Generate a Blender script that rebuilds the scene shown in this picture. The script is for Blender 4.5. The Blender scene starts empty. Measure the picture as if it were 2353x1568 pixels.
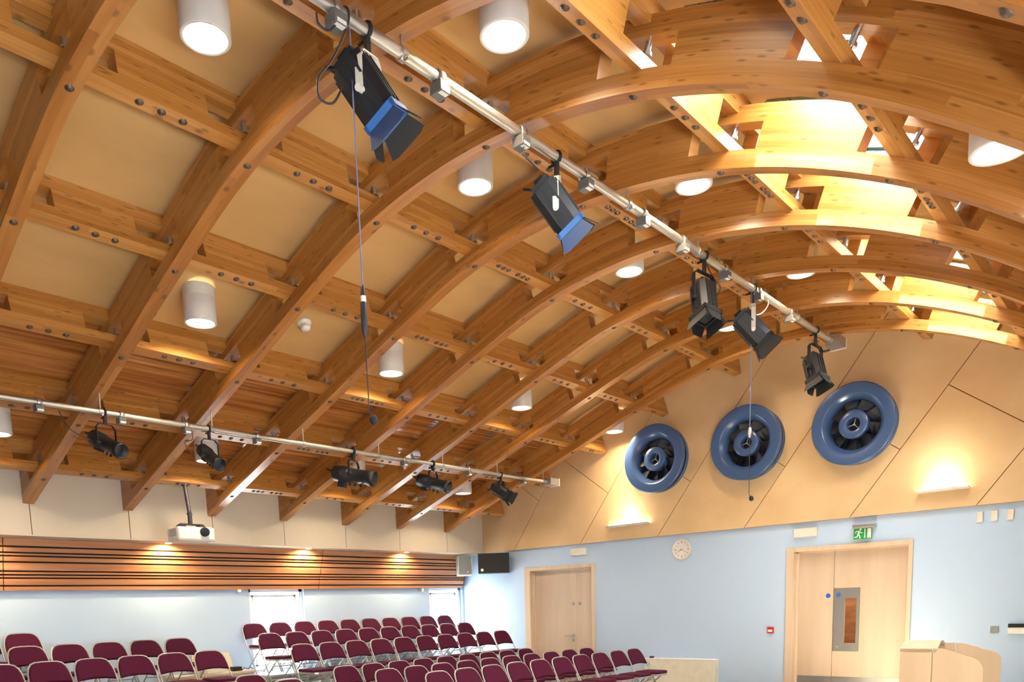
import bpy, bmesh, math, random
from mathutils import Vector, Matrix
from math import sin, cos, pi, radians, atan2, sqrt

random.seed(7)
SC = bpy.context.scene
COL = SC.collection

# ------------------------------------------------------------------ camera
W, H = 2353.0, 1568.0
FPX, CX, CY = 1754.28, 1100.53, 1633.62
YAW, PIT, ROL = 0.7511, -0.1350, -0.0330
CAMP = CAMPARAMS = None
def cam_axes():
    y, p_, r = YAW, PIT, ROL
    F = Vector((cos(y)*cos(p_), sin(y)*cos(p_), sin(p_)))
    R = Vector((sin(y), -cos(y), 0)); U = R.cross(F)
    return F, R*cos(r)+U*sin(r), -R*sin(r)+U*cos(r)
F_, R_, U_ = cam_axes()
cam = bpy.data.cameras.new('camera')
cam.sensor_fit = 'HORIZONTAL'; cam.sensor_width = 36.0
cam.lens = FPX/W*36.0
cam.shift_x = (W/2-CX)/W
cam.shift_y = (CY-H/2)/W
cam.clip_start = 0.05; cam.clip_end = 300
camo = bpy.data.objects.new('camera', cam); COL.objects.link(camo)
M = Matrix(((R_.x, U_.x, -F_.x, 0), (R_.y, U_.y, -F_.y, 0), (R_.z, U_.z, -F_.z, 1.5), (0, 0, 0, 1)))
camo.matrix_world = M
SC.camera = camo

# ------------------------------------------------------------------ view
SC.view_settings.view_transform = 'Standard'
SC.view_settings.look = 'None'
SC.view_settings.exposure = 0.30
SC.view_settings.gamma = 1.0
SC.view_settings.use_curve_mapping = False

# ------------------------------------------------------------------ world + sun
wd = bpy.data.worlds.new('sky'); SC.world = wd; wd.use_nodes = True
bg = wd.node_tree.nodes['Background']
bg.inputs['Color'].default_value = (0.93, 0.97, 1.0, 1); bg.inputs['Strength'].default_value = 26.0
sl = bpy.data.lights.new('sun', 'SUN'); sl.energy = 190.0; sl.angle = 0.012; sl.color = (.96, .97, 1.0)
so = bpy.data.objects.new('sun', sl); COL.objects.link(so)
so.rotation_euler = Vector((0.15, 0.22, -0.96)).to_track_quat('-Z', 'Y').to_euler()
def area(name, loc, d, sx, sy, e, col=(1, 1, 1), spread=None):
    l = bpy.data.lights.new(name, 'AREA'); l.shape = 'RECTANGLE'; l.size = sx; l.size_y = sy; l.energy = e; l.color = col
    if spread: l.spread = spread
    o = bpy.data.objects.new(name, l); COL.objects.link(o); o.location = loc
    o.rotation_euler = Vector(d).to_track_quat('-Z', 'Y').to_euler()
    return o
# added fill light at an unseen slot opening in the right wall
area('window_daylight', (1.3, -0.95, 1.3), (0.2, 1, 0.05), 4.6, .6, 45, (1.0, 0.97, .92))

# ------------------------------------------------------------------ roof profile (Y,Z) measured at each purlin
P = [(8.4056, 2.8862), (7.4134, 3.2244), (6.4123, 3.5648), (5.4234, 3.9123), (4.4175, 4.2130), (3.3655, 4.2898),
     (2.3292, 4.1204), (1.3620, 3.7153), (0.5007, 3.1202)]
EXT = [(10.39, 2.211), (9.398, 2.548)] + P + [(-0.28, 2.46), (-0.98, 1.68), (-1.6, .85)]
def pr(u):
    k = min(max(int(math.floor(u)), -1), 10); t = u-k
    a, b, c, d = [Vector(EXT[min(max(k+2+i, 0), len(EXT)-1)]) for i in (-1, 0, 1, 2)]
    v = 0.5*((2*b)+(-a+c)*t+(2*a-5*b+4*c-d)*t*t+(-a+3*b-3*c+d)*t**3)
    g = 0.5*((-a+c)+2*(2*a-5*b+4*c-d)*t+3*(-a+3*b-3*c+d)*t*t)
    L = g.length; g = g/L
    n = Vector((-g.y, g.x))
    if n.y < 0: n = -n
    return v, g, n, L
def u_at_y(y):
    lo, hi = -1.9, 9.9
    for _ in range(50):
        m = (lo+hi)/2
        if pr(m)[0].x > y: lo = m
        else: hi = m
    return lo
def rp(x, u, h, t=0.0):
    v, g, n, L = pr(u); q = v+n*h+g*t
    return Vector((x, q.x, q.y))
XA = [1.8019+1.0178*i for i in range(8)]      # arch centre lines
XE, YC, ZT, YW = 9.829, 8.922, 2.397, 9.45    # end wall, bulkhead face, bulkhead soffit, lower left wall
HW = 0.0525

# ------------------------------------------------------------------ materials
def newmat(name):
    m = bpy.data.materials.new(name); m.use_nodes = True
    nt = m.node_tree; b = nt.nodes['Principled BSDF']
    return m, nt, b
def setc(b, col, rough=.5, metal=0.0, spec=None):
    b.inputs['Base Color'].default_value = (*col, 1); b.inputs['Roughness'].default_value = rough
    b.inputs['Metallic'].default_value = metal
    if spec is not None: b.inputs['Specular IOR Level'].default_value = spec
def N(nt, t, **k):
    n = nt.nodes.new(t)
    for a, v in k.items(): setattr(n, a, v)
    return n
def mathn(nt, op, a, b=None):
    n = N(nt, 'ShaderNodeMath', operation=op)
    for i, v in enumerate((a, b)):
        if v is None: continue
        if isinstance(v, (int, float)): n.inputs[i].default_value = v
        else: nt.links.new(v, n.inputs[i])
    return n.outputs[0]
def ramp(nt, fac, stops):
    r = N(nt, 'ShaderNodeValToRGB'); e = r.color_ramp.elements
    while len(e) < len(stops): e.new(.5)
    for k, (p_, c) in enumerate(stops): e[k].position = p_; e[k].color = (*c, 1)
    nt.links.new(fac, r.inputs[0]); return r.outputs[0]
def mixc(nt, fac, a, b, mode='MIX'):
    n = N(nt, 'ShaderNodeMix', data_type='RGBA', blend_type=mode)
    for s, v in ((n.inputs[0], fac), (n.inputs[6], a), (n.inputs[7], b)):
        if isinstance(v, (int, float)): s.default_value = v
        elif isinstance(v, tuple): s.default_value = (*v, 1)
        else: nt.links.new(v, s)
    return n.outputs[2]
def glulam(name, dark, mid, light, lam=0.033, rough=.29, seg=1.4):
    m, nt, b = newmat(name); L = nt.links
    uv = N(nt, 'ShaderNodeUVMap'); sp = N(nt, 'ShaderNodeSeparateXYZ'); L.new(uv.outputs[0], sp.inputs[0])
    oi = N(nt, 'ShaderNodeObjectInfo')
    u = mathn(nt, 'ADD', sp.outputs[0], mathn(nt, 'MULTIPLY', oi.outputs['Random'], 31.0)); v = sp.outputs[1]
    band = mathn(nt, 'FLOOR', mathn(nt, 'DIVIDE', v, lam))
    wn = N(nt, 'ShaderNodeTexWhiteNoise', noise_dimensions='1D'); L.new(mathn(nt, 'ADD', band, mathn(nt, 'MULTIPLY', oi.outputs['Random'], 77.0)), wn.inputs['W'])
    u2 = mathn(nt, 'ADD', u, mathn(nt, 'MULTIPLY', wn.outputs[0], 9.0))
    sg = mathn(nt, 'FLOOR', mathn(nt, 'DIVIDE', u2, seg))
    cb = N(nt, 'ShaderNodeCombineXYZ'); L.new(band, cb.inputs[0]); L.new(sg, cb.inputs[1])
    wn2 = N(nt, 'ShaderNodeTexWhiteNoise', noise_dimensions='3D'); L.new(cb.outputs[0], wn2.inputs['Vector'])
    c2 = N(nt, 'ShaderNodeCombineXYZ'); L.new(mathn(nt, 'MULTIPLY', u2, 2.2), c2.inputs[0]); L.new(mathn(nt, 'MULTIPLY', v, 95.0), c2.inputs[1])
    L.new(mathn(nt, 'MULTIPLY', band, 3.7), c2.inputs[2])
    ns = N(nt, 'ShaderNodeTexNoise'); L.new(c2.outputs[0], ns.inputs['Vector']); ns.inputs['Scale'].default_value = 1.0; ns.inputs['Detail'].default_value = 4.0
    fac = mathn(nt, 'ADD', mathn(nt, 'MULTIPLY', ns.outputs[0], .68), mathn(nt, 'MULTIPLY', wn2.outputs[0], .32))
    col = ramp(nt, fac, [(.12, dark), (.5, mid), (.88, light)])
    c3 = N(nt, 'ShaderNodeCombineXYZ'); L.new(mathn(nt, 'MULTIPLY', u2, 3.3), c3.inputs[0]); L.new(mathn(nt, 'MULTIPLY', v, 17.0), c3.inputs[1])
    vo = N(nt, 'ShaderNodeTexVoronoi', voronoi_dimensions='2D'); L.new(c3.outputs[0], vo.inputs['Vector']); vo.inputs['Scale'].default_value = 1.0
    kn = ramp(nt, vo.outputs['Distance'], [(.0, (1, 1, 1)), (.05, (.9, .9, .9)), (.11, (0, 0, 0))])
    col = mixc(nt, mathn(nt, 'MULTIPLY', kn, .6), col, tuple(x*.35 for x in dark))
    fr = mathn(nt, 'FRACT', mathn(nt, 'DIVIDE', v, lam))
    ln = ramp(nt, fr, [(.0, (1, 1, 1)), (.06, (0, 0, 0)), (1, (0, 0, 0))])
    col = mixc(nt, mathn(nt, 'MULTIPLY', ln, .35), col, dark)
    L.new(col, b.inputs['Base Color']); b.inputs['Roughness'].default_value = rough
    return m
def grain(name, ca, cb_, sc=(1, 1, 1), rough=.5, detail=4, coord='Object', bump=0.0, spread=(.3, .7)):
    m, nt, b = newmat(name); L = nt.links
    tc = N(nt, 'ShaderNodeTexCoord'); mp = N(nt, 'ShaderNodeMapping'); L.new(tc.outputs[coord], mp.inputs[0])
    mp.inputs['Scale'].default_value = sc
    ns = N(nt, 'ShaderNodeTexNoise'); L.new(mp.outputs[0], ns.inputs['Vector']); ns.inputs['Scale'].default_value = 1; ns.inputs['Detail'].default_value = detail
    col = ramp(nt, ns.outputs[0], [(spread[0], ca), (spread[1], cb_)])
    L.new(col, b.inputs['Base Color']); b.inputs['Roughness'].default_value = rough
    if bump:
        bp = N(nt, 'ShaderNodeBump'); bp.inputs['Strength'].default_value = bump; L.new(ns.outputs[0], bp.inputs['Height']); L.new(bp.outputs[0], b.inputs['Normal'])
    return m
def plain(name, col, rough=.5, metal=0.0, spec=None):
    return grain(name, tuple(c*.93 for c in col), tuple(min(1, c*1.05) for c in col), (9, 9, 9), rough) if metal == 0 and rough > .35 else _plain(name, col, rough, metal, spec)
def _plain(name, col, rough, metal, spec):
    m, nt, b = newmat(name); L = nt.links
    tc = N(nt, 'ShaderNodeTexCoord'); ns = N(nt, 'ShaderNodeTexNoise'); ns.inputs['Scale'].default_value = 24
    L.new(tc.outputs['Object'], ns.inputs['Vector'])
    r = ramp(nt, ns.outputs[0], [(.3, (rough*.85,)*3), (.7, (min(1, rough*1.2),)*3)])
    setc(b, col, rough, metal, spec); L.new(r, b.inputs['Roughness']); return m
def emis(name, col, s):
    m, nt, b = newmat(name); setc(b, (0.8, 0.8, 0.8), .4)
    b.inputs['Emission Color'].default_value = (*col, 1); b.inputs['Emission Strength'].default_value = s
    return m

MAT = {}
MAT['arch'] = glulam('larch_glulam', (.235, .078, .013), (.40, .157, .030), (.55, .262, .078))
MAT['purlin'] = glulam('larch_glulam_straight', (.275, .098, .016), (.445, .187, .038), (.59, .298, .090), rough=.34)
MAT['ply'] = grain('birch_ply_ceiling', (.53, .315, .115), (.62, .385, .150), (1.3, 3.4, 1.3), .6, 5)
MAT['slat'] = grain('oiled_cedar_slats', (.30, .085, .018), (.60, .255, .068), (.9, 14, 14), .22, 5)
MAT['slatgap'] = plain('dark_gap_backing', (.020, .007, .003), .8)
MAT['clad'] = grain('maple_cladding', (.64, .425, .205), (.75, .52, .28), (1.1, 1.6, 2.3), .45, 6)
MAT['cladgap'] = plain('cladding_joint_backing', (.30, .12, .02), .8)
MAT['cream'] = grain('pale_bulkhead_board', (.61, .52, .39), (.69, .60, .47), (.9, .9, .9), .5, 5)
MAT['blue'] = grain('pale_blue_wall_paint', (.465, .60, .78), (.475, .61, .79), (6, 6, 6), .5, 3)
MAT['redwood'] = grain('red_cedar_wall_slats', (.43, .17, .075), (.64, .31, .15), (.8, 5, 17), .33, 5)
MAT['maple'] = grain('maple_veneer_door', (.52, .39, .275), (.61, .47, .345), (7, 7, .7), .4, 6)
MAT['maplel'] = grain('maple_lectern_veneer', (.52, .345, .185), (.60, .42, .24), (7, 7, .7), .42, 6)
MAT['maplef'] = grain('maple_frame', (.58, .435, .30), (.68, .53, .385), (11, 11, .9), .4, 5)
MAT['white'] = plain('white_enamel', (.80, .79, .75), .4)
MAT['lampgrey'] = plain('pale_grey_cylinder', (.64, .60, .54), .45)
MAT['boxgrey'] = plain('dull_grey_box', (.13, .125, .115), .5)
MAT['offwhite'] = plain('off_white_plastic', (.74, .70, .60), .45)
MAT['black'] = plain('black_lamp_enamel', (.009, .010, .012), .5)
MAT['blackm'] = plain('matt_black', (.008, .008, .008), .7)
MAT['navy'] = plain('blue_barn_door', (.035, .075, .19), .4)
MAT['azure'] = plain('blue_colour_frame', (.04, .16, .45), .4)
MAT['steel'] = _plain('galvanised_tube', (.62, .61, .56), .46, .95, None)
MAT['zinc'] = _plain('zinc_fitting', (.50, .49, .46), .38, .9, None)
MAT['bolt'] = _plain('zinc_bolt', (.13, .095, .07), .42, .7, None)
MAT['brushed'] = _plain('brushed_stainless', (.42, .42, .40), .40, .9, None)
MAT['fanblue'] = _plain('blue_fan_enamel', (.048, .098, .225), .26, .0, .6)
_n = MAT['fanblue'].node_tree; _n.links.remove(_n.nodes['Principled BSDF'].inputs['Roughness'].links[0]); _n.nodes['Principled BSDF'].inputs['Roughness'].default_value = .27
MAT['fandark'] = plain('fan_blade_black', (.010, .013, .020), .5)
MAT['maroon'] = grain('maroon_upholstery', (.044, .002, .015), (.086, .006, .031), (160, 160, 160), .85, 2, bump=.25)
MAT['maroon'].node_tree.nodes['Principled BSDF'].inputs['Specular IOR Level'].default_value = .2
MAT['chairm'] = _plain('champagne_metal_tube', (.40, .40, .375), .38, .45, None)
MAT['floor'] = grain('beech_strip_floor', (.235, .170, .105), (.29, .215, .14), (1.2, 14, 3), .2, 4)
MAT['tier'] = grain('blue_grey_tier_vinyl', (.38, .42, .47), (.46, .50, .55), (3, 3, 3), .22, 4)
MAT['glow'] = emis('lamp_diffuser', (1.0, .93, .80), 9.0)
MAT['glow2'] = emis('uplighter_tube', (1.0, .86, .58), 25.0)
MAT['green'] = plain('exit_green', (.012, .30, .06), .4)
MAT['red'] = plain('fire_red', (.55, .02, .03), .4)
MAT['bluedot'] = plain('blue_disc', (.03, .12, .48), .4)
MAT['paleblue'] = plain('pale_blue_sticker', (.35, .50, .75), .4)
MAT['greyp'] = plain('grey_plastic', (.27, .29, .28), .5)
MAT['teal'] = _plain('teal_grey_aluminium', (.20, .30, .32), .3, .6, None)
MAT['dwhite'] = _plain('dazzling_white_upvc', (.80, .82, .84), .3, 0, None)
MAT['beige'] = plain('cream_laminate', (.74, .70, .56), .45)
MAT['cable'] = plain('dark_cable', (.025, .024, .03), .55)
MAT['thread'] = plain('violet_grey_cord', (.16, .17, .30), .5)
MAT['face'] = plain('clock_face', (.78, .74, .70), .5)
def glassmat():
    m, nt, b = newmat('window_glass'); L = nt.links
    nt.nodes.remove(b); out = nt.nodes['Material Output']
    t = N(nt, 'ShaderNodeBsdfTransparent'); g = N(nt, 'ShaderNodeBsdfGlossy'); g.inputs['Roughness'].default_value = .02
    t.inputs[0].default_value = (.93, .97, .96, 1)
    fr = N(nt, 'ShaderNodeFresnel'); fr.inputs[0].default_value = 1.45
    ge = N(nt, 'ShaderNodeNewGeometry'); ff = mathn(nt, 'MULTIPLY', mathn(nt, 'MULTIPLY', fr.outputs[0], mathn(nt, 'SUBTRACT', 1.0, ge.outputs['Backfacing'])), .7)
    mx = N(nt, 'ShaderNodeMixShader'); L.new(ff, mx.inputs[0]); L.new(t.outputs[0], mx.inputs[1]); L.new(g.outputs[0], mx.inputs[2])
    L.new(mx.outputs[0], out.inputs[0]); return m
MAT['glass'] = glassmat()
MAT['lens'] = _plain('dark_lens', (.02, .03, .045), .06, 0, .8)

# ------------------------------------------------------------------ mesh helpers
class MB:
    def __init__(s): s.v = []; s.f = []; s.uv = {}; s.sm = set()
    def add(s, vs, fs, smooth=False, uvs=None):
        o = len(s.v); s.v += [tuple(x) for x in vs]
        for k, f in enumerate(fs):
            if smooth: s.sm.add(len(s.f))
            if uvs: s.uv[len(s.f)] = uvs[k]
            s.f.append([i+o for i in f])
        return s
    def box(s, x0, x1, y0, y1, z0, z1, T=None):
        vs = [Vector((x, y, z)) for x in (x0, x1) for y in (y0, y1) for z in (z0, z1)]
        if T: vs = [T @ q for q in vs]
        return s.add(vs, [(0, 1, 3, 2), (4, 6, 7, 5), (0, 4, 5, 1), (2, 3, 7, 6), (0, 2, 6, 4), (1, 5, 7, 3)])
    def cyl(s, a, b, r0, r1=None, n=20, caps=True, smooth=True):
        a = Vector(a); b = Vector(b); r1 = r0 if r1 is None else r1
        d = (b-a).normalized(); x = d.orthogonal().normalized(); y = d.cross(x)
        vs = []
        for c, r in ((a, r0), (b, r1)):
            vs += [c+(x*cos(2*pi*k/n)+y*sin(2*pi*k/n))*r for k in range(n)]
        s.add(vs, [(k, (k+1) % n, n+(k+1) % n, n+k) for k in range(n)], smooth)
        if caps: s.add(vs, [tuple(range(n))[::-1], tuple(range(n, 2*n))])
        return s
    def tube(s, pts, r, n=8, closed=False):
        pts = [Vector(q) for q in pts]; m = len(pts); vs = []; up = None
        for k in range(m):
            if closed: d = pts[(k+1) % m]-pts[k-1]
            else: d = pts[min(k+1, m-1)]-pts[max(k-1, 0)]
            d.normalize()
            if up is None: up = d.orthogonal().normalized()
            up = (up-d*up.dot(d)); up = up.normalized() if up.length > 1e-6 else d.orthogonal().normalized()
            y = d.cross(up)
            vs += [pts[k]+(up*cos(2*pi*j/n)+y*sin(2*pi*j/n))*r for j in range(n)]
        fs = []
        for k in range(m if closed else m-1):
            k2 = (k+1) % m
            fs += [(k*n+j, k*n+(j+1) % n, k2*n+(j+1) % n, k2*n+j) for j in range(n)]
        s.add(vs, fs, True)
        if not closed: s.add(vs, [tuple(range(n))[::-1], tuple(range((m-1)*n, m*n))])
        return s
    def lathe(s, prof, o, ax, n=48, smooth=True):
        o = Vector(o); ax = Vector(ax).normalized(); x = ax.orthogonal().normalized(); y = ax.cross(x); vs = []
        for (r, h) in prof: vs += [o+ax*h+(x*cos(2*pi*k/n)+y*sin(2*pi*k/n))*max(r, 1e-5) for k in range(n)]
        fs = []
        for i in range(len(prof)-1): fs += [(i*n+k, i*n+(k+1) % n, (i+1)*n+(k+1) % n, (i+1)*n+k) for k in range(n)]
        return s.add(vs, fs, smooth)
    def prism(s, poly, o, ex, ey, ez, d):     # poly in (ex,ey) plane, extruded d along ez
        o = Vector(o); ex = Vector(ex); ey = Vector(ey); ez = Vector(ez); n = len(poly)
        vs = [o+ex*a+ey*b for a, b in poly]+[o+ex*a+ey*b+ez*d for a, b in poly]
        return s.add(vs, [tuple(range(n))[::-1], tuple(range(n, 2*n))]+[(k, (k+1) % n, n+(k+1) % n, n+k) for k in range(n)])
    def strip(s, secs, us, vcoord):          # swept 4 corner section with UVs in metres
        m = len(secs); vs = [q for sec in secs for q in sec]; fs = []; uv = []
        for k in range(m-1):
            for e in range(4):
                e2 = (e+1) % 4; fs.append((k*4+e, k*4+e2, (k+1)*4+e2, (k+1)*4+e))
                va, vb = vcoord[e]
                uv.append([(us[k], va), (us[k], vb), (us[k+1], vb), (us[k+1], va)])
        fs += [(3, 2, 1, 0), tuple(range((m-1)*4, m*4))]
        uv += [[(us[0], 9), (us[0]+.01, 9), (us[0]+.01, 9.02), (us[0], 9.02)]]*2
        return s.add(vs, fs, False, uv)
    def build(s, name, mat, parent=None, bevel=0.0, kind=None):
        me = bpy.data.meshes.new(name); me.from_pydata(s.v, [], s.f)
        if s.uv:
            l = me.uv_layers.new(name='UVMap')
            for p_ in me.polygons:
                q = s.uv.get(p_.index)
                if q:
                    for li, c in zip(p_.loop_indices, q): l.data[li].uv = c
        bm = bmesh.new(); bm.from_mesh(me); bmesh.ops.recalc_face_normals(bm, faces=bm.faces); bm.to_mesh(me); bm.free()
        for i in s.sm: me.polygons[i].use_smooth = True
        me.materials.append(MAT[mat] if isinstance(mat, str) else mat)
        o = bpy.data.objects.new(name, me); COL.objects.link(o)
        if parent is not None: o.parent = parent
        if bevel:
            b = o.modifiers.new('bevel', 'BEVEL'); b.width = bevel; b.segments = 2; b.limit_method = 'ANGLE'
        if kind: o['kind'] = kind
        return o
def tag(o, label, cat, group=None):
    o['label'] = label; o['category'] = cat
    if group: o['group'] = group
    return o
def thing(name, label, cat, loc=(0, 0, 0), rot=None, group=None):
    o = bpy.data.objects.new(name, None); COL.objects.link(o); o.location = loc; o.empty_display_size = .1
    if rot is not None: o.rotation_euler = rot
    return tag(o, label, cat, group)
def dup(root, label, loc=None, rot=None):
    r = root.copy(); COL.objects.link(r); r['label'] = label
    if loc is not None: r.location = loc
    if rot is not None: r.rotation_euler = rot
    for ch in root.children:
        c = ch.copy(); COL.objects.link(c); c.parent = r
        for g in ch.children:
            d = g.copy(); COL.objects.link(d); d.parent = c
    return r
def inst(name, me, parent, M4):
    o = bpy.data.objects.new(name, me); COL.objects.link(o); o.parent = parent; o.matrix_local = M4; return o
ORD = ['first', 'second', 'third', 'fourth', 'fifth', 'sixth', 'seventh', 'eighth', 'ninth', 'tenth']

# ================================================================== SETTING
b = MB(); b.box(-1.6, 10.1, -1.1, 9.7, .06, .2); b.build('floor', 'floor', kind='structure')
# end wall (blue below, door openings left out)
b = MB()
D1 = (6.73, 7.94); D2 = (2.404, 3.697); DT = 2.05
for y0, y1, z0, z1 in [(-1.1, D2[0], 0, ZT), (D2[1], D1[0], 0, ZT), (D1[1], 9.65, 0, ZT), (D2[0], D2[1], DT, ZT), (D1[0], D1[1], DT, ZT), (-1.1, 9.65, ZT, 5.4)]:
    b.box(XE, XE+.2, y0, y1, z0, z1)
wall_end = b.build('wall_end', 'blue', kind='structure')
# left lower wall with two window openings
WN = [(5.60, 6.49), (8.985, 9.785)]; WZ = (.70, 1.855)
b = MB()
for x0, x1, z0, z1 in [(-1.6, WN[0][0], 0, ZT+.05), (WN[0][1], WN[1][0], 0, ZT+.05), (WN[1][1], XE+.2, 0, ZT+.05),
                       (WN[0][0], WN[0][1], 0, WZ[0]), (WN[0][0], WN[0][1], WZ[1], ZT+.05), (WN[1][0], WN[1][1], 0, WZ[0]), (WN[1][0], WN[1][1], WZ[1], ZT+.05)]:
    b.box(x0, x1, YW, YW+.22, z0, z1)
b.build('wall_left', 'blue', kind='structure')
for k, (x0, x1) in enumerate(WN):
    w = bpy.data.objects.new('window_%d' % (k+1), None); COL.objects.link(w); w['kind'] = 'structure'
    b = MB(); z0, z1 = WZ; y = YW+.05
    for a in ((x0, x0+.055, z0, z1), (x1-.055, x1, z0, z1), (x0, x1, z1-.055, z1), (x0, x1, z0, z0+.055)): b.box(a[0], a[1], y, y+.07, a[2], a[3])
    for a in ((x0+.075, x0+.105, z0+.07, z1-.09), (x1-.13, x1-.095, z0+.07, z1-.09), (x0+.075, x1-.095, z1-.125, z1-.09), (x0+.075, x1-.095, z0+.07, z0+.1)): b.box(a[0], a[1], y+.015, y+.055, a[2], a[3])
    b.build('window_frame', 'dwhite', w, .003)
    b = MB(); b.box(x0+.05, x1-.05, y+.03, y+.036, z0+.05, z1-.05); b.build('window_pane', 'glass', w)
# unseen sides of the hall
b = MB()
for x0, x1 in ((-1.6, -1.0), (3.6, XE+.2)): b.box(x0, x1, -1.1, -1.0, 0, 2.6)
b.box(-1.0, 3.6, -1.1, -1.0, 0, 1.0); b.box(-1.0, 3.6, -1.1, -1.0, 1.6, 2.6)  # unseen slot left open, sized to let fill daylight in
b.build('wall_right', 'blue', kind='structure')
b = MB(); b.box(-1.6, -1.5, -1.1, 9.7, 0, 5.2)
b.build('wall_back', 'blue', kind='structure')
# bulkhead over the left wall: panels split at each arch
b = MB(); b.box(-1.6, XE, YC+.02, YW+.25, ZT, ZT+.04); b.box(-1.6, XE, YC+.02, YC+.08, ZT, 3.6)
bulk = b.build('trim_1', 'cladgap', kind='structure')
xs = [-1.6, -.22, .79]+[x+.007 for x in XA]+[XE]
b = MB()
for x0, x1 in zip(xs[:-1], xs[1:]): b.box(x0+.005, x1-.005, YC, YC+.022, ZT, 3.55)
b.box(-1.6, XE, YC, YW+.2, ZT-.012, ZT+.001)
b.build('panel', 'cream', bulk)

# ------------------------------------------------------------------ ceiling
u_sl = 2.0; uL = u_at_y(8.95); uR = u_at_y(-1.05)
SKY = {0: (3.20, 3.455), 1: None, 2: None, 4: None, 5: None}  # first bay's opening is narrowed to keep sun off its far arch
UK0, UK1 = 6.14, 6.86
def ceil_sheet(b, x0, x1, u0, u1, h0=.388, h1=.43):
    n = max(1, int((u1-u0)/.12)); us = [u0+(u1-u0)*k/n for k in range(n+1)]
    secs = [[rp(x0, u, h0), rp(x1, u, h0), rp(x1, u, h1), rp(x0, u, h1)] for u in us]
    b.strip(secs, us, [(0, 1)]*4)
b = MB()
ceil_sheet(b, -1.6, XE+.1, u_sl, UK0); ceil_sheet(b, -1.6, XE+.1, UK1, uR)
xc = -1.6
for i in (0, 1, 2, 4, 5):
    s = SKY[i]
    a0, a1 = s if s else (XA[i+1]+.075, XA[i+2]-.06)
    ceil_sheet(b, xc, a0, UK0, UK1); xc = a1
    if s is None: pass
ceil_sheet(b, xc, XE+.1, UK0, UK1)
ceil = b.build('ceiling', 'ply', kind='structure')
for i in (0, 1, 2, 4, 5):
    s = SKY[i]; a0, a1 = s if s else (XA[i+1]+.075, XA[i+2]-.06)
    w = bpy.data.objects.new('window_%d' % (i+3), None); COL.objects.link(w); w['kind'] = 'structure'
    def rb(b, x0, x1, u0, u1, h0, h1):
        b.strip([[rp(x0, u, h0), rp(x1, u, h0), rp(x1, u, h1), rp(x0, u, h1)] for u in (u0, (u0+u1)/2, u1)], [0, .5, 1], [(0, 1)]*4)
    b = MB(); t = .03
    rb(b, a0-.02, a0+.012, UK0, UK1, .375, .47); rb(b, a1-.012, a1+.02, UK0, UK1, .375, .47)
    rb(b, a0, a1, UK0-.02, UK0+.012, .375, .47); rb(b, a0, a1, UK1-.012, UK1+.02, .375, .47)
    b.build('skylight_upstand', 'teal', w)
    b = MB()
    rb(b, a0, a0+.05, UK0, UK1, .44, .48); rb(b, a1-.05, a1, UK0, UK1, .44, .48); rb(b, a0, a1, UK0, UK0+.05, .44, .48); rb(b, a0, a1, UK1-.05, UK1, .44, .48)
    b.build('window_frame', 'teal', w)
    b = MB(); rb(b, a0+.04, a1-.04, UK0+.04, UK1-.04, .458, .463); b.build('window_pane', 'glass', w)
# slatted lower strip of the ceiling
b = MB(); ceil_sheet(b, -1.6, XE+.05, uL, u_sl, .402, .43); b.build('ceiling_backing', 'slatgap', ceil)
b = MB(); u = uL; rnd = random.Random(3)
while u < u_sl-.03:
    wd_ = rnd.choice([.034, .034, .05, .07, .095]); u2 = min(u+wd_, u_sl-.004)
    h = .384+rnd.choice([0, 0, .003])
    b.strip([[rp(x, u, h), rp(x, u2, h), rp(x, u2, .403), rp(x, u, .403)] for x in (-1.6, XE)], [0, 11.4], [(0, 1)]*4)
    u = u2+.016
b.build('slat_panel', 'slat', ceil)

# ------------------------------------------------------------------ timber clad gable of the end wall
def clip(poly, p_, n, keep):
    out = []
    for k in range(len(poly)):
        a, c = Vector(poly[k]), Vector(poly[(k+1) % len(poly)])
        da, dc = (a-p_).dot(n)*keep, (c-p_).dot(n)*keep
        if da >= 0: out.append(tuple(a))
        if da*dc < 0: t = da/(da-dc); out.append(tuple(a+(c-a)*t))
    return out
def split(polys, p_, n):
    res = []
    for q in polys:
        for kp in (1, -1):
            r = clip(q, p_, n, kp)
            if len(r) > 2: res.append(r)
    return res
dg = Vector((cos(radians(126.6)), sin(radians(126.6)))); dn = Vector((dg.y, -dg.x))   # direction up-left... in (Y,Z)
dv = Vector((-cos(radians(53.5)), sin(radians(53.5)))); nv = Vector((sin(radians(53.5)), cos(radians(53.5))))
lines = [Vector((8.21, 2.419)), Vector((6.91, 2.401)), Vector((5.59, 2.40)), Vector((4.332, 2.40)), Vector((3.042, 2.405)), Vector((1.772, 2.395)), Vector((.5, 2.4)), Vector((-.78, 2.4)), Vector((9.49, 2.4))]
polys = [[(-1.1, ZT), (9.0, ZT), (9.0, 5.2), (-1.1, 5.2)]]
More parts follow.
